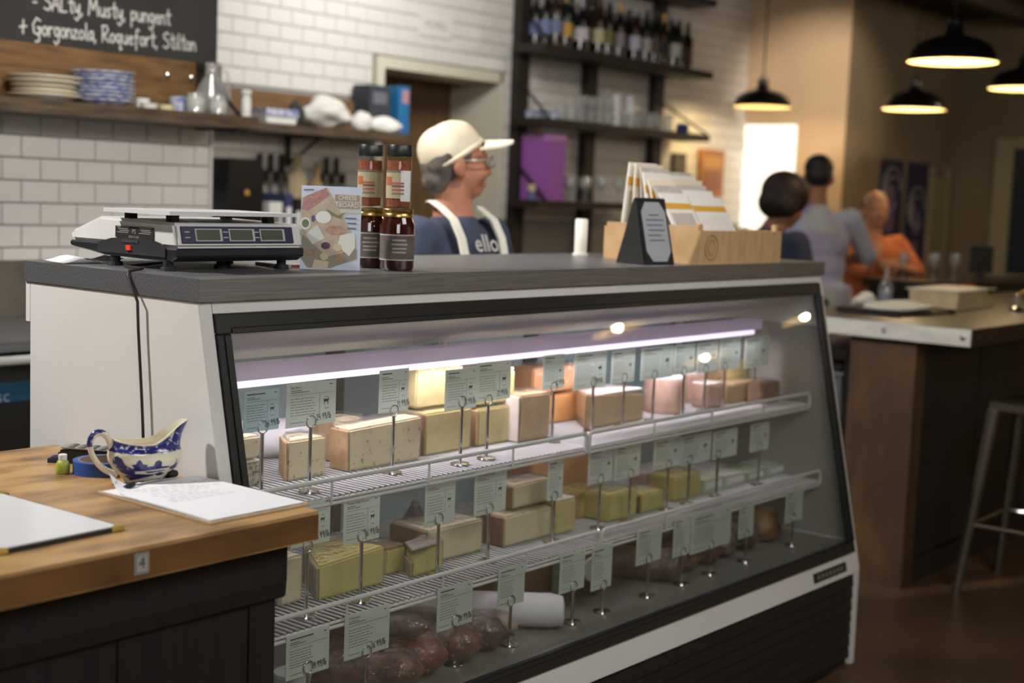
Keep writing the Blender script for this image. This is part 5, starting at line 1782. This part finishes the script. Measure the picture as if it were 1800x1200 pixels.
decal('print', [(.0, .86), (.42, .995), (.93, .36), (.95, .14), (.5, .02), (.12, .02), (0, .14)], mat('board_print', (196, 178, 158), .5, col2=(182, 162, 142), nscale=60), .0002)
decal('print', [(.0, .14), (.12, .02), (.5, .02), (.95, .14), (.95, .26), (.45, .16), (.02, .42)], mat('slate_print', (142, 134, 118), .5), .0003)
decal('print', [(.0, .72), (.03, .86), (.40, .985), (.47, .90), (.10, .70)], mat('meat_print', (190, 146, 140), .6, col2=(160, 112, 110), nscale=160, stretch=(1, 1, 3)), .0004)
decal('print', disc(.37, .63, .13, .075), mat('brie_print', (234, 232, 226), .6), .0005)
decal('print', [(.08, .42), (.27, .54), (.40, .38), (.2, .30)], mat('block_print', (214, 212, 204), .6), .0005)
decal('print', [(.66, .42), (.90, .46), (.92, .28), (.82, .17), (.62, .30)], mat('wedge_print', (226, 224, 214), .6), .0005)
decal('print', disc(.62, .27, .075, .045), mat('cracker_print', (206, 188, 156), .6), .0006)
decal('print', disc(.40, .16, .07, .045), MATS['cracker_print'], .0006)
decal('print', [(.2, .02), (.24, .12), (.48, .10), (.46, .01)], MATS['cracker_print'], .0006)
decal('print', disc(.42, .29, .08, .045, 9), mat('plum_print', (84, 62, 74), .6), .0006)
decal('print', disc(.58, .48, .17, .055, 11), mat('ham_print', (196, 160, 142), .6, col2=(170, 128, 112), nscale=120), .0006)
decal('print', disc(.07, .55, .09, .075, 14), mat('dish_print', (220, 224, 214), .6), .0005)
decal('print', disc(.07, .55, .06, .05, 14), mat('olive_print', (112, 122, 92), .6), .0007)
decal('print', disc(.20, .61, .035, .045, 5), mat('violet_print', (92, 84, 136), .6), .0006)
decal('print', [(.40, .74), (.62, .66), (.74, .70), (.66, .62), (.5, .66)], mat('herb_print', (130, 132, 96), .6), .0006)
decal('print', disc(.17, .2, .09, .06, 8), mat('nut_print', (166, 140, 116), .6, col2=(140, 114, 92), nscale=120), .0006)
for k in range(5):
    a_ = k * 1.256
    decal('print', [(.66 + .015 * math.cos(a_ + 1.5), .15 + .01 * math.sin(a_ + 1.5)), (.66 + .1 * math.cos(a_), .15 + .065 * math.sin(a_)), (.66 + .015 * math.cos(a_ - 1.5), .15 + .01 * math.sin(a_ - 1.5))], mat('star_print', (206, 150, 104), .6), .0007)
tan_p = mat('tan_title', (170, 150, 118), .6)
decal('print', [(.56, .835), (.98, .835), (.98, .91), (.56, .91)], tan_p, .0004)
decal('print', [(.61, .745), (.98, .745), (.98, .82), (.61, .82)], tan_p, .0004)
decal('print', [(.65, .69), (.96, .69), (.96, .73), (.65, .73)], mat('cream_title', (212, 202, 182), .6), .0004)


def ctext(s, size, u, v, m, sx=1., align='CENTER'):
    p = Mt @ Vector(((u - .5) * 2 * cw, -.0031, v * chh))
    return text_obj('lettering', s, size, m, cv, p, (PI / 2 - .07, 0, 0), align, sx)


wht = mat('white_print', (236, 234, 228), .6)
ctext('CHEESE', .0135, .77, .873, wht, .86)
ctext('BOARD', .0135, .795, .783, wht, .92)
mb = MB()
for z in (.62, .56, .50):
    x0 = .78 if z < .6 else .74
    mb.prism([((x - .5) * 2 * cw, zz_ * chh) for x, zz_ in ((x0, z), (.93, z), (.93, z + .016), (x0, z + .016))], 1, -.0030, -.0028, Mt)
mb.prism([((x - .5) * 2 * cw, zz_ * chh) for x, zz_ in ((.03, .945), (.2, .95), (.2, .965), (.03, .96))], 1, -.0030, -.0028, Mt)
mb.build('print_lines', mat('slate_ink', (104, 108, 124), .6), cv)

# sauce jars and spice shakers
sauce = mat('dark_sauce', (44, 18, 14), .25, col2=(62, 26, 18), nscale=30)
spice = mat('chili_powder', (150, 82, 52), .9, col2=(122, 62, 40), nscale=120)
jl = mat('jar_label', (104, 94, 86), .6, col2=(84, 76, 70), nscale=30)
lw_ = mat('label_white', (204, 200, 192), .6)


def sauce_jar(px, py, label):
    p = at(px, py, 2, ZT)
    t = thing('sauce_jar', label, 'jar', (p.x + .025, p.y + .025, ZT), ya + .1)
    r = .0375
    MB().lathe([(0, 0), (r * .9, 0), (r, .006), (r, .098), (r * .86, .112), (r * .82, .118), (0, .118)], seg=32).build('vessel', mat('jar_of_sauce', (48, 20, 15), .06, col2=(66, 28, 18), nscale=30, coat=.6), t, smooth='auto')
    MB().lathe([(r * 1.005, .022), (r * 1.005, .078)], seg=32).build('jar_label', jl, t, smooth=True)
    MB().lathe([(r * 1.008, .022), (r * 1.008, .0245)], seg=32).build('label_border', lw_, t, smooth=True)
    MB().lathe([(r * 1.008, .0755), (r * 1.008, .078)], seg=32).build('label_border', lw_, t, smooth=True)
    mb = MB()
    for k, (a0, a1, z) in enumerate(((-.3, .5, .064), (-.35, .6, .055), (-.3, .55, .046), (-.3, .5, .038))):
        ring = [(r * 1.012 * math.sin(a), -r * 1.012 * math.cos(a)) for a in [a0 + (a1 - a0) * i / 8 for i in range(9)]]
        for q, w_ in zip(ring, ring[1:]):
            mb.poly([(q[0], q[1], z), (w_[0], w_[1], z), (w_[0], w_[1], z + .0035), (q[0], q[1], z + .0035)])
    mb.build('print_lines', mat('label_grey', (164, 158, 152), .6), t)
    MB().lathe([(r * .84, .114), (r * .9, .115), (r * .9, .121), (r * .87, .123), (r * .9, .125), (r * .9, .131), (r * .86, .1325), (0, .1325)], seg=32).build('lid', gold, t, smooth='auto')
    return t


def shaker(base, label, side):
    turn = 0.
    t = thing('spice_shaker', label, 'shaker', (base.location.x, base.location.y, ZT + .133), ya + turn)
    r = .027
    MB().lathe([(0, .001), (r * .95, .001), (r, .006), (r, .100), (r * .97, .104), (r * 1.02, .108), (r * .93, .113), (r * .93, .118)], seg=28).build('vessel', glass, t, smooth='auto')
    MB().lathe([(0, .002), (r * .93, .004), (r * .97, .10), (r * .95, .103), (0, .104)], seg=28).build('spice', spice, t, smooth='auto')

    def wrapq(name, a0, a1, z0, z1, m, k=1.012):
        mb = MB()
        pts = [(r * k * math.sin(a), -r * k * math.cos(a)) for a in [a0 + (a1 - a0) * i / 14 for i in range(15)]]
        for q, w_ in zip(pts, pts[1:]):
            mb.poly([(q[0], q[1], z0), (w_[0], w_[1], z0), (w_[0], w_[1], z1), (q[0], q[1], z1)])
        return mb.build(name, m, t, smooth=True)
    wrapq('shaker_label', -2.2, 1.7 if not side else .35, .022, .082, mat('label_cream', (206, 194, 180), .6), 1.015)
    wrapq('label_band', -2.2, 1.7 if not side else .35, .077, .082, mat('label_taupe', (120, 104, 92), .6), 1.02)
    for z, c, nm in ((.052, (176, 92, 84), 'rose'), (.046, (112, 86, 78), 'umber'), (.038, (176, 92, 84), 'rose'), (.030, (136, 116, 104), 'dun')):
        wrapq('print_lines', -.5, .5, z, z + .0045, mat('label_' + nm, c, .6), 1.021)
    wrapq('print_mark', -1.15, -.5, .050, .068, mat('label_chili', (176, 96, 56), .6), 1.022)
    if side:
        wrapq('side_label', .22, 1.2, .016, .082, paper, 1.018)
    MB().lathe([(r * .99, .113), (r * 1.02, .115), (r * 1.02, .134), (r * .97, .137), (0, .137)], seg=32).build('cap', mat('ribbed_cap', (26, 28, 28), .4), t, smooth='auto')
    return t


j1 = sauce_jar(646, 471, 'sauce jar with a golden lid half hidden behind the cheese board book')
j2 = sauce_jar(697, 476, 'sauce jar with a golden lid fully in view on the steel top')
shaker(j1, 'spice shaker with a cream label on the half hidden jar', False)
shaker(j2, 'spice shaker with a white side label on the jar in full view', True)

# sign, crates, brochures, candle
ptn = at(1147, 464, 2, ZT)
tn = thing('tent_sign', 'black folding sign with a grey lettered sheet on the steel top', 'sign', (ptn.x, ptn.y + .02, ZT), ya + .74)
sb = mat('sign_black', (24, 23, 22), .5)
Ms = Matrix.Translation((0, -.050, 0)) @ Matrix.Rotation(-.26, 4, 'X')
Mr = Matrix.Translation((0, .056, 0)) @ Matrix.Rotation(.32, 4, 'X')
MB().box(-.058, .058, 0, .004, 0, .182, Ms).build('front_leaf', sb, tn)
MB().box(-.058, .058, 0, .004, 0, .186, Mr).build('rear_leaf', sb, tn)
MB().prism([(-.046, .001), (.054, .001), (.002, .176), (-.005, .176)], 0, -.0615, -.0585).build('side_leaf', sb, tn)
g_ = MB().prism([(-.028, .008), (.028, .008), (.048, .035), (.048, .145), (.028, .172), (-.028, .172), (-.048, .145), (-.048, .035)], 1, -.0025, -.0012, Ms).build('grey_sheet', mat('grey_sheet', (150, 154, 160), .7), tn)
mb = MB()
for k, (a, b) in enumerate(((-.02, .02), (-.034, .036), (-.034, .03), (-.03, .036), (-.034, .02), (-.03, .03))):
    mb.box(a, b, -.0032, -.0026, .135 - .014 * k, .138 - .014 * k, Ms)
mb.build('print_lines', mat('dim_ink', (84, 88, 96), .7), g_)
wood_c = mat('crate_wood', (204, 168, 124), .6, col2=(186, 150, 106), nscale=6, stretch=(9, 2, 2))
x0_, y0_, cw_, cd2, ch_ = 1.712, .008, .46, .325, .094
cr = thing('wooden_crate', 'light wooden crate full of brochures at the right of the steel top', 'crate', (x0_, y0_, ZT))
MB().box(.0, cw_, 0, .008, 0, ch_).build('front_panel', wood_c, cr, bevel=.0015)
MB().box(.0, cw_, cd2 - .008, cd2, 0, ch_).build('rear_panel', wood_c, cr, bevel=.0015)
MB().box(.0, .008, .0085, cd2 - .0085, 0, ch_ + .012).build('side_panel', wood_c, cr, bevel=.0015)
MB().box(cw_ - .008, cw_, .0085, cd2 - .0085, 0, ch_).build('side_panel', wood_c, cr, bevel=.0015)
MB().box(.0085, cw_ - .0085, .0085, cd2 - .0085, 0, .005).build('bottom', wood_c, cr)
for a, b in ((.009, .009), (cw_ - .025, .009)):
    MB().box(a, a + .016, b, b + .014, .0055, ch_ + .018).build('corner_post', wood_c, cr)
MB().tube([(.06 + .034 * math.cos(a), -.0006, ch_ * .5 + .034 * math.sin(a)) for a in [i * PI / 12 for i in range(24)]], .0012, 4, True).tube([(.06 + .02 * math.cos(a), -.0006, ch_ * .5 + .022 * math.sin(a)) for a in [i * PI / 3 for i in range(6)]], .001, 4, True).build('stamp', mat('stamp_brown', (108, 80, 52), .8), cr)
broc = [mat('brochure_white', (228, 224, 218), .5), mat('brochure_grey', (200, 192, 186), .5, col2=(176, 168, 162), nscale=40), mat('brochure_cream', (226, 214, 194), .5)]
yel = mat('brochure_yellow', (212, 160, 60), .5)
colA = [(.285, -.10, .27), (.245, -.02, .265), (.205, .08, .255), (.165, .19, .245), (.125, .31, .23), (.085, .43, .225), (.042, .55, .215)]
colB = [(.28, -.06, .25), (.235, .05, .24), (.19, .17, .23), (.145, .30, .22), (.10, .43, .215), (.05, .57, .21)]
n_ = 0
for col_, xc, wd_, nm in ((colA, .088, .070, 'left'), (colB, .265, .090, 'right')):
    for i, (y, ln, hh) in enumerate(col_):
        t = thing('brochure', 'brochure in the %s row of the wooden crate, %s from the rear' % (nm, ORD[i]), 'brochure', (x0_ + xc + .004 * ((i * 7) % 3 - 1), y0_ + y, ZT + .009), 0, 'brochures in the crate')
        Mr = Matrix.Rotation(-ln, 4, 'X')
        MB().box(-wd_, wd_, -.0025, .0025, 0.0, hh, Mr).build('pages', broc[(i * 2 + n_) % 3 if i < len(col_) - 1 else 0], t)
        MB().box(-wd_, wd_, -.0031, -.0026, hh * .76, hh * .85, Mr).build('colour_band', yel, t)
        MB().box(-wd_ * .8, wd_ * .8, -.0031, -.0026, hh * .3, hh * .70, Mr).build('cover_picture', mat('brochure_pic_%d' % (i % 2), ((186, 178, 170), (222, 218, 212))[i % 2], .5), t)
    n_ += 1
cd_ = thing('pillar_candle', 'tall white pillar candle standing at the rear of the steel top', 'candle', (1.758, .45, ZT))
MB().lathe([(0, 0), (.024, 0), (.024, .006), (.021, .008), (0, .008)], seg=20).build('dish', grey_china, cd_, smooth='auto')
MB().lathe([(0, .0085), (.019, .0085), (.019, .105), (.016, .109), (.012, .107), (0, .106)], seg=20).build('wax', mat('candle_wax', (228, 224, 216), .5), cd_, smooth='auto')
MB().cone((0, 0, .106), (0, 0, .114), .0015, .001, 6).build('wick', black_rubber, cd_)
for i, (x, y) in enumerate(((2.27, .16), (2.31, .22))):
    o = MB().lathe([(0, 0), (.02, 0), (.022, .018), (0, .02)], seg=16).build('salt_dish', chrome if i == 0 else gold, None, smooth='auto')
    o.location = (x, y, ZT)
    tag(o, ('small shiny steel dish' if i == 0 else 'small shiny golden dish') + ' at the right end of the steel top', 'dish')

# ------------------------------------------------------------------ the service table in front
maple = mat('worn_maple', (182, 142, 92), .36, col2=(108, 78, 46), nscale=6, detail=14, stretch=(1.2, 3, 3), ramp=(.40, .72), bump=.04)
nt = maple.node_tree
TZ = .922
tb_ = thing('service_table', 'worn maple topped service table on a dark plank base', 'table', (-.8, .04, 0))
MB().box(-.95, .78, -.385, .392, .872, TZ).build('table_top', maple, tb_, bevel=.006, seg=2)
edge_m = mat('dark_edge', (128, 88, 46), .45, col2=(88, 60, 32), nscale=5, detail=10, stretch=(1, 3, 3), ramp=(.35, .7))  # front edge strip, a darker brown than the table top
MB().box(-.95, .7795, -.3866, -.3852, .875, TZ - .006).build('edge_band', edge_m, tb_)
MB().prism([(-.342, .77), (-.345, .80), (-.345, .8715), (-.33, .8715), (-.33, .77)], 0, -.92, .753).build('apron', dark_plank, tb_, bevel=.004)
MB().prism([(-.33, .77), (.35, .77), (.35, .8715), (-.33, .8715)], 0, .735, .755).build('apron', dark_plank, tb_, bevel=.004)
x = -.92
k = 0
while x < .72:
    w_ = (.13, .115, .12, .125)[k % 4]
    b = min(x + w_, .737)
    MB().box(x + .001, b - .001, -.330 - .002 * (k % 2), -.312, .05, .7695).build('plank', dark_plank, tb_, bevel=.002)
    x = b
    k += 1
for k in range(6):
    MB().box(.722, .738, -.31 + .11 * k + .001, -.31 + .11 * k + .109, .05, .7695).build('plank', dark_plank, tb_, bevel=.002)
MB().box(-.9, .72, -.311, .34, .04, .768).build('carcass', dark_plank, tb_)
tg = thing('number_tag', 'small framed tag with the number 4 on the table edge', 'tag', (at(249, 977, 1, -.348).x, -.3472, .897))
MB().box(-.013, .013, -.001, 0, -.016, .016).build('plate', mat('tag_grey', (150, 148, 142), .5), tg)
MB().box(-.0105, .0105, -.0014, -.0011, -.0135, .0135).build('border', mat('tag_ink', (62, 60, 56), .5), tg)
MB().box(-.0098, .0098, -.0018, -.0015, -.0128, .0128).build('plate_face', mat('tag_face', (164, 162, 154), .5), tg)
text_obj('lettering', '4', .025, ink, tg, (0, -.0021, 0.0005))

# clipboard with papers
cp = thing('clipboard', 'brown hardboard clipboard with white order sheets at the table corner', 'clipboard', (-.112, -.155, TZ + .0005), .0)
brd = mat('hardboard', (186, 160, 126), .6, col2=(172, 144, 110), nscale=30)
MB().box(-.106, .106, -.153, .152, 0, .0035).build('board', brd, cp, bevel=.001)
mb = MB()
NX, NY = 10, 14
for lay in range(2):
    g = {}
    for i in range(NX + 1):
        for j in range(NY + 1):
            u, v = i / NX, j / NY
            x, y = -.101 + .2 * u, -.146 + .29 * v
            z = .0040 + .0012 * lay + .0015 * math.sin(v * 3.1) * (1 - .5 * u)
            d = max(0, (v - .8) / .2) * max(0, (.35 - u) / .35)
            z += .03 * d * d if lay else 0
            x += .012 * d if lay else 0
            g[i, j] = mb.bm.verts.new((x + .002 * lay, y, z))
    for i in range(NX):
        for j in range(NY):
            mb.bm.faces.new([g[i, j], g[i + 1, j], g[i + 1, j + 1], g[i, j + 1]])
sheet = mb.build('paper_sheet', mat('bright_paper', (228, 228, 230), .8), cp, smooth=True)
mb = MB()
rn = random.Random(4)
for k in range(9):
    y = .10 - .014 * k
    x = -.07 + rn.uniform(0, .02)
    xe = .08 - rn.uniform(0, .08 if k > 3 else .02)
    while x < xe:
        w_ = rn.uniform(.006, .02)
        zc = .0058 + .0015 * math.sin((y + .146) / .29 * 3.1)
        mb.poly([(x, y, zc), (x + w_, y + rn.uniform(-.0005, .0005), zc), (x + w_, y + .0012, zc), (x, y + .0012, zc)])
        x += w_ + .005
mb.build('pencil_lines', mat('pencil', (150, 150, 154), .8), sheet)
mb = MB()
mb.tube([(-.045, .132, .012), (-.02, .140, .009), (.0, .136, .012), (.02, .143, .010), (.045, .146, .014)], .0016, 8)
clip = mb.build('clip_wire', chrome, cp, smooth=True)
MB().tube([(-.072, .120, .008), (-.06, .124, .010), (-.045, .132, .011)], [.005, .006, .0045], 10).build('clip_grip', black_rubber, clip, smooth=True)
MB().tube([(.040, .145, .013), (.050, .147, .014), (.058, .148, .014)], [.006, .008, .006], 10).build('clip_grip', black_rubber, clip, smooth=True)
MB().box(-.05, .05, .139, .151, .0075, .0095).build('clip_plate', chrome, cp)

# menu in a black holder with brass corners
mn = thing('menu_holder', 'black edged menu holder with golden corners at the left of the table', 'menu', (-.452, -.088, TZ + .0005), .035)
MB().box(-.11, .11, -.163, .163, 0, .006).build('cover', black_plastic, mn, bevel=.002)
MB().box(-.105, .105, -.158, .158, .0062, .0072).build('sheet', mat('menu_sheet', (214, 214, 216), .2), mn)
MB().box(-.075, .02, .07, .125, .0074, .0078).build('picture', mat('menu_picture', (120, 108, 110), .4, col2=(96, 86, 90), nscale=40), mn)
brass_m = mat('brass_corner', (206, 184, 110), .3, .9)
for sx in (-1, 1):
    for sy in (-1, 1):
        MB().prism([(sx * .112, sy * .165), (sx * .112, sy * .142), (sx * .089, sy * .165)], 2, .0005, .0085).build('brass_corner', brass_m, mn)

# blue tape, green bottle, handset
tp = thing('tape_roll', 'roll of blue masking tape behind the gravy boat', 'tape', (-.110, .142, TZ + .0005))
MB().lathe([(.040, 0), (.0495, 0), (.0495, .024), (.040, .024)], seg=48, close=True).build('tape', mat('blue_tape', (38, 76, 150), .6), tp, smooth='auto')
MB().lathe([(.0375, .0), (.0397, .0), (.0397, .0245), (.0375, .0245)], seg=48, close=True).build('core', mat('tape_core', (140, 126, 116), .8), tp, smooth='auto')
gb = thing('marker_bottle', 'tiny yellow green bottle with a white cap beside the tape', 'bottle', (-.166, .178, TZ + .0005))
MB().lathe([(0, 0), (.0115, 0), (.0128, .004), (.0125, .016), (.009, .023), (.007, .0245), (0, .0245)], seg=24).build('body', mat('lime_plastic', (168, 178, 66), .4, col2=(150, 160, 56), nscale=60), gb, smooth='auto')
MB().lathe([(.0075, .0246), (.0078, .034), (.006, .0352), (0, .0345)], seg=20).build('cap', grey_china, gb, smooth='auto')
ph = thing('phone_handset', 'black cordless handset with a silver keypad lying behind the tape', 'phone', (-.062, .224, TZ + .012), -.92)
MB().prism([(-.068, .0), (-.06, -.011), (.06, -.011), (.068, -.004), (.068, .012), (-.05, .016), (-.068, .012)], 1, -.024, .024).build('body', mat('phone_black', (34, 28, 24), .4), ph, bevel=.004, seg=2)
kp = MB().prism([(-.062, .0165), (.064, .0128), (.064, .0142), (-.062, .0185)], 1, -.021, .021).build('keypad', mat('phone_silver', (166, 164, 160), .35, .6), ph)
for a in range(5):
    for b in range(3):
        MB().ball((-.045 + .020 * a, -.013 + .013 * b, .0182 - .00062 * a * 1.0), (.0075, .0048, .0022), 2).build('key', mat('key_grey', (96, 92, 88), .5), kp, smooth=True)
t = thing('ink_pad', 'flat navy pad under the handset', 'pad', (-.098, .262, TZ + .0005), -.9)
MB().box(-.035, .02, -.018, .018, 0, .008).build('body', mat('navy_pad', (40, 42, 72), .6), t, bevel=.002)
MB().box(-.03, .015, -.014, .014, .0082, .0095).build('felt', mat('navy_felt', (30, 32, 60), .9), t)

# ------------------------------------------------------------------ blue and white gravy boat
gv = thing('gravy_boat', 'blue and white patterned china gravy boat beside the white case', 'gravy boat', (-.098, .026, TZ + .0008), ya + .44)
PR = [(0, .52, 0), (.05, .56, .004), (.12, .66, .012), (.28, .86, .026), (.45, .98, .040), (.6, 1.0, .051), (.72, .97, .058), (.80, .90, .063), (.88, .85, .069), (1.0, .86, .076)]
LA, LB = .066, .041


def bsurf(th, k, off=0.):
    """th 0 = spout (+x); k = 0..1 up the profile"""
    i = 0
    while i < len(PR) - 2 and PR[i + 1][0] < k:
        i += 1
    f_ = (k - PR[i][0]) / (PR[i + 1][0] - PR[i][0])
    r = PR[i][1] + f_ * (PR[i + 1][1] - PR[i][1])
    z = PR[i][2] + f_ * (PR[i + 1][2] - PR[i][2])
    c, s_ = math.cos(th), math.sin(th)
    g = max(0, min(1, (k - .55) / .45))
    g = g * g * (3 - 2 * g)
    sp = max(0, min(1, (c - .15) / .75))
    sp = sp * sp * (3 - 2 * sp)
    gx = max(0, min(1, (k - .74) / .26)) ** 1.3
    x = c * LA * r + sp * gx * .019
    y = s_ * LB * r * (1 - .10 * sp * g)
    z = z + sp * gx * .034 + max(0, -c) ** 3 * g * .004 - .004 * g * (1 - c * c)
    n = Vector((c / LA, s_ / LB, .0)).normalized()
    return Vector((x, y, z)) + n * off


mb = MB()
NT, NK = 72, 26
inn = {}
for j in range(NK + 1):
    for i in range(NT):
        th = 2 * PI * i / NT
        inn[0, i, j] = mb.bm.verts.new(bsurf(th, j / NK))
        q = bsurf(th, j / NK, -.0032)
        q.z = max(q.z, .005 + j / NK * .002)
        inn[1, i, j] = mb.bm.verts.new(q)
for j in range(NK):
    for i in range(NT):
        m_ = (i + 1) % NT
        mb.bm.faces.new([inn[0, i, j], inn[0, m_, j], inn[0, m_, j + 1], inn[0, i, j + 1]])
        mb.bm.faces.new([inn[1, i, j], inn[1, i, j + 1], inn[1, m_, j + 1], inn[1, m_, j]])
for i in range(NT):
    m_ = (i + 1) % NT
    mb.bm.faces.new([inn[0, i, NK], inn[0, m_, NK], inn[1, m_, NK], inn[1, i, NK]])
mb.bm.faces.new([inn[0, i, 0] for i in range(NT)][::-1])
mb.bm.faces.new([inn[1, i, 0] for i in range(NT)])
ivory = mat('ivory_glaze', (222, 214, 190), .12, coat=.3)
gbody = mb.build('vessel', ivory, gv, smooth='auto')
cob = mat('cobalt_print', (48, 50, 118), .15, col2=(196, 194, 200), nscale=130, detail=5, ramp=(.56, .66), coat=.3)
cob2 = mat('cobalt_solid', (44, 44, 104), .15, col2=(74, 76, 138), nscale=90, ramp=(.5, .7), coat=.3)


def patch(name, poly_, m, off=.0004):
    """flat print on the china: polygon in (angle, height) laid on the outer surface"""
    mb = MB()
    vs = [mb.bm.verts.new((p[0], p[1], 0)) for p in poly_]
    f0 = mb.bm.faces.new(vs)
    bmesh.ops.triangulate(mb.bm, faces=[f0])
    for _ in range(3):
        lg = [e for e in mb.bm.edges if e.calc_length() > .07]
        if lg:
            bmesh.ops.subdivide_edges(mb.bm, edges=lg, cuts=1)
            bmesh.ops.triangulate(mb.bm, faces=mb.bm.faces[:])
    for v in mb.bm.verts:
        v.co = bsurf(v.co.x, v.co.y, off)
    bmesh.ops.recalc_face_normals(mb.bm, faces=mb.bm.faces[:])
    return mb.build(name, m, gbody, smooth=True)


def strip(name, a0, a1, k0, k1, m, off=.0004, n=72, mk=6):
    mb = MB()
    g = {}
    for i in range(n + 1):
        for j in range(mk + 1):
            th = a0 + (a1 - a0) * i / n
            kk0 = k0(th) if callable(k0) else k0
            g[i, j] = mb.bm.verts.new(bsurf(th, kk0 + (k1 - kk0) * j / mk, off))
    for i in range(n):
        for j in range(mk):
            mb.bm.faces.new([g[i, j], g[i + 1, j], g[i + 1, j + 1], g[i, j + 1]])
    return mb.build(name, m, gbody, smooth=True)


strip('painted_border', 0, 2 * PI, lambda th: .72 + .012 * math.sin(th * 22), .965, cob)
F = -PI / 2     # the side turned to the camera


def P_(u, v):
    return (F + u * 1.15, .12 + v * .52)


patch('painted_tree', [P_(*p) for p in ((-.92, .25), (-1.0, .55), (-.96, .85), (-.80, .98), (-.66, .86), (-.58, .55), (-.42, .40), (-.35, .2), (-.6, .08))], cob)
patch('painted_pagoda', [P_(*p) for p in ((-.5, .36), (-.36, .44), (-.42, .56), (-.3, .60), (-.28, .70), (-.22, .82), (-.16, .70), (-.14, .60), (-.02, .56), (-.04, .48), (.12, .50), (.16, .70), (.24, .76), (.32, .66), (.34, .46), (.6, .44), (.6, .38), (.2, .34), (-.1, .30), (-.4, .28))], cob2)
patch('painted_bank', [P_(*p) for p in ((-.85, .05), (-.5, .17), (-.1, .15), (.3, .12), (.12, .06), (-.3, -.04), (-.7, -.1))], cob2)
patch('painted_water', [P_(*p) for p in ((-.1, .26), (.5, .30), (.5, .26), (.0, .20))], cob2)
patch('painted_islet', [P_(*p) for p in ((.22, .14), (.36, .22), (.56, .14), (.46, .06), (.32, .04))], cob2)
patch('painted_boat', [P_(*p) for p in ((.62, .40), (.74, .44), (.80, .48), (.81, .72), (.83, .72), (.84, .50), (.98, .52), (.94, .38), (1.02, .34), (.8, .26), (.64, .32))], cob2)
patch('painted_shore', [P_(*p) for p in ((.70, .02), (.95, .12), (1.2, .42), (1.38, .72), (1.46, .66), (1.30, .3), (1.1, .02), (.9, -.06))], cob)
strip('painted_spout', -.9, .9, .955, .998, cob2, .0006, 24, 3)
hp = []
for p in ((-.056, .062), (-.066, .084), (-.080, .091), (-.092, .081), (-.094, .062), (-.086, .042), (-.074, .028), (-.060, .019), (-.048, .014)):
    hp.append(Vector((p[0], 0, p[1])))
sm = []
for i in range(len(hp) - 1):
    p0, p1, p2, p3 = hp[max(i - 1, 0)], hp[i], hp[i + 1], hp[min(i + 2, len(hp) - 1)]
    for k in range(5):
        u = k / 5
        sm.append(.5 * ((2 * p1) + (p2 - p0) * u + (2 * p0 - 5 * p1 + 4 * p2 - p3) * u * u + (3 * p1 - p0 - 3 * p2 + p3) * u ** 3))
sm.append(hp[-1])
hob = MB().tube(sm, [.0068 - .0018 * abs(math.sin(i / len(sm) * PI)) for i in range(len(sm))], 14).build('handle', ivory, gv, smooth=True)
MB().tube([p + Vector((-.0008, 0, .001)) for p in sm[6:20]], .0056, 12).build('painted_handle', cob, hob, smooth=True)
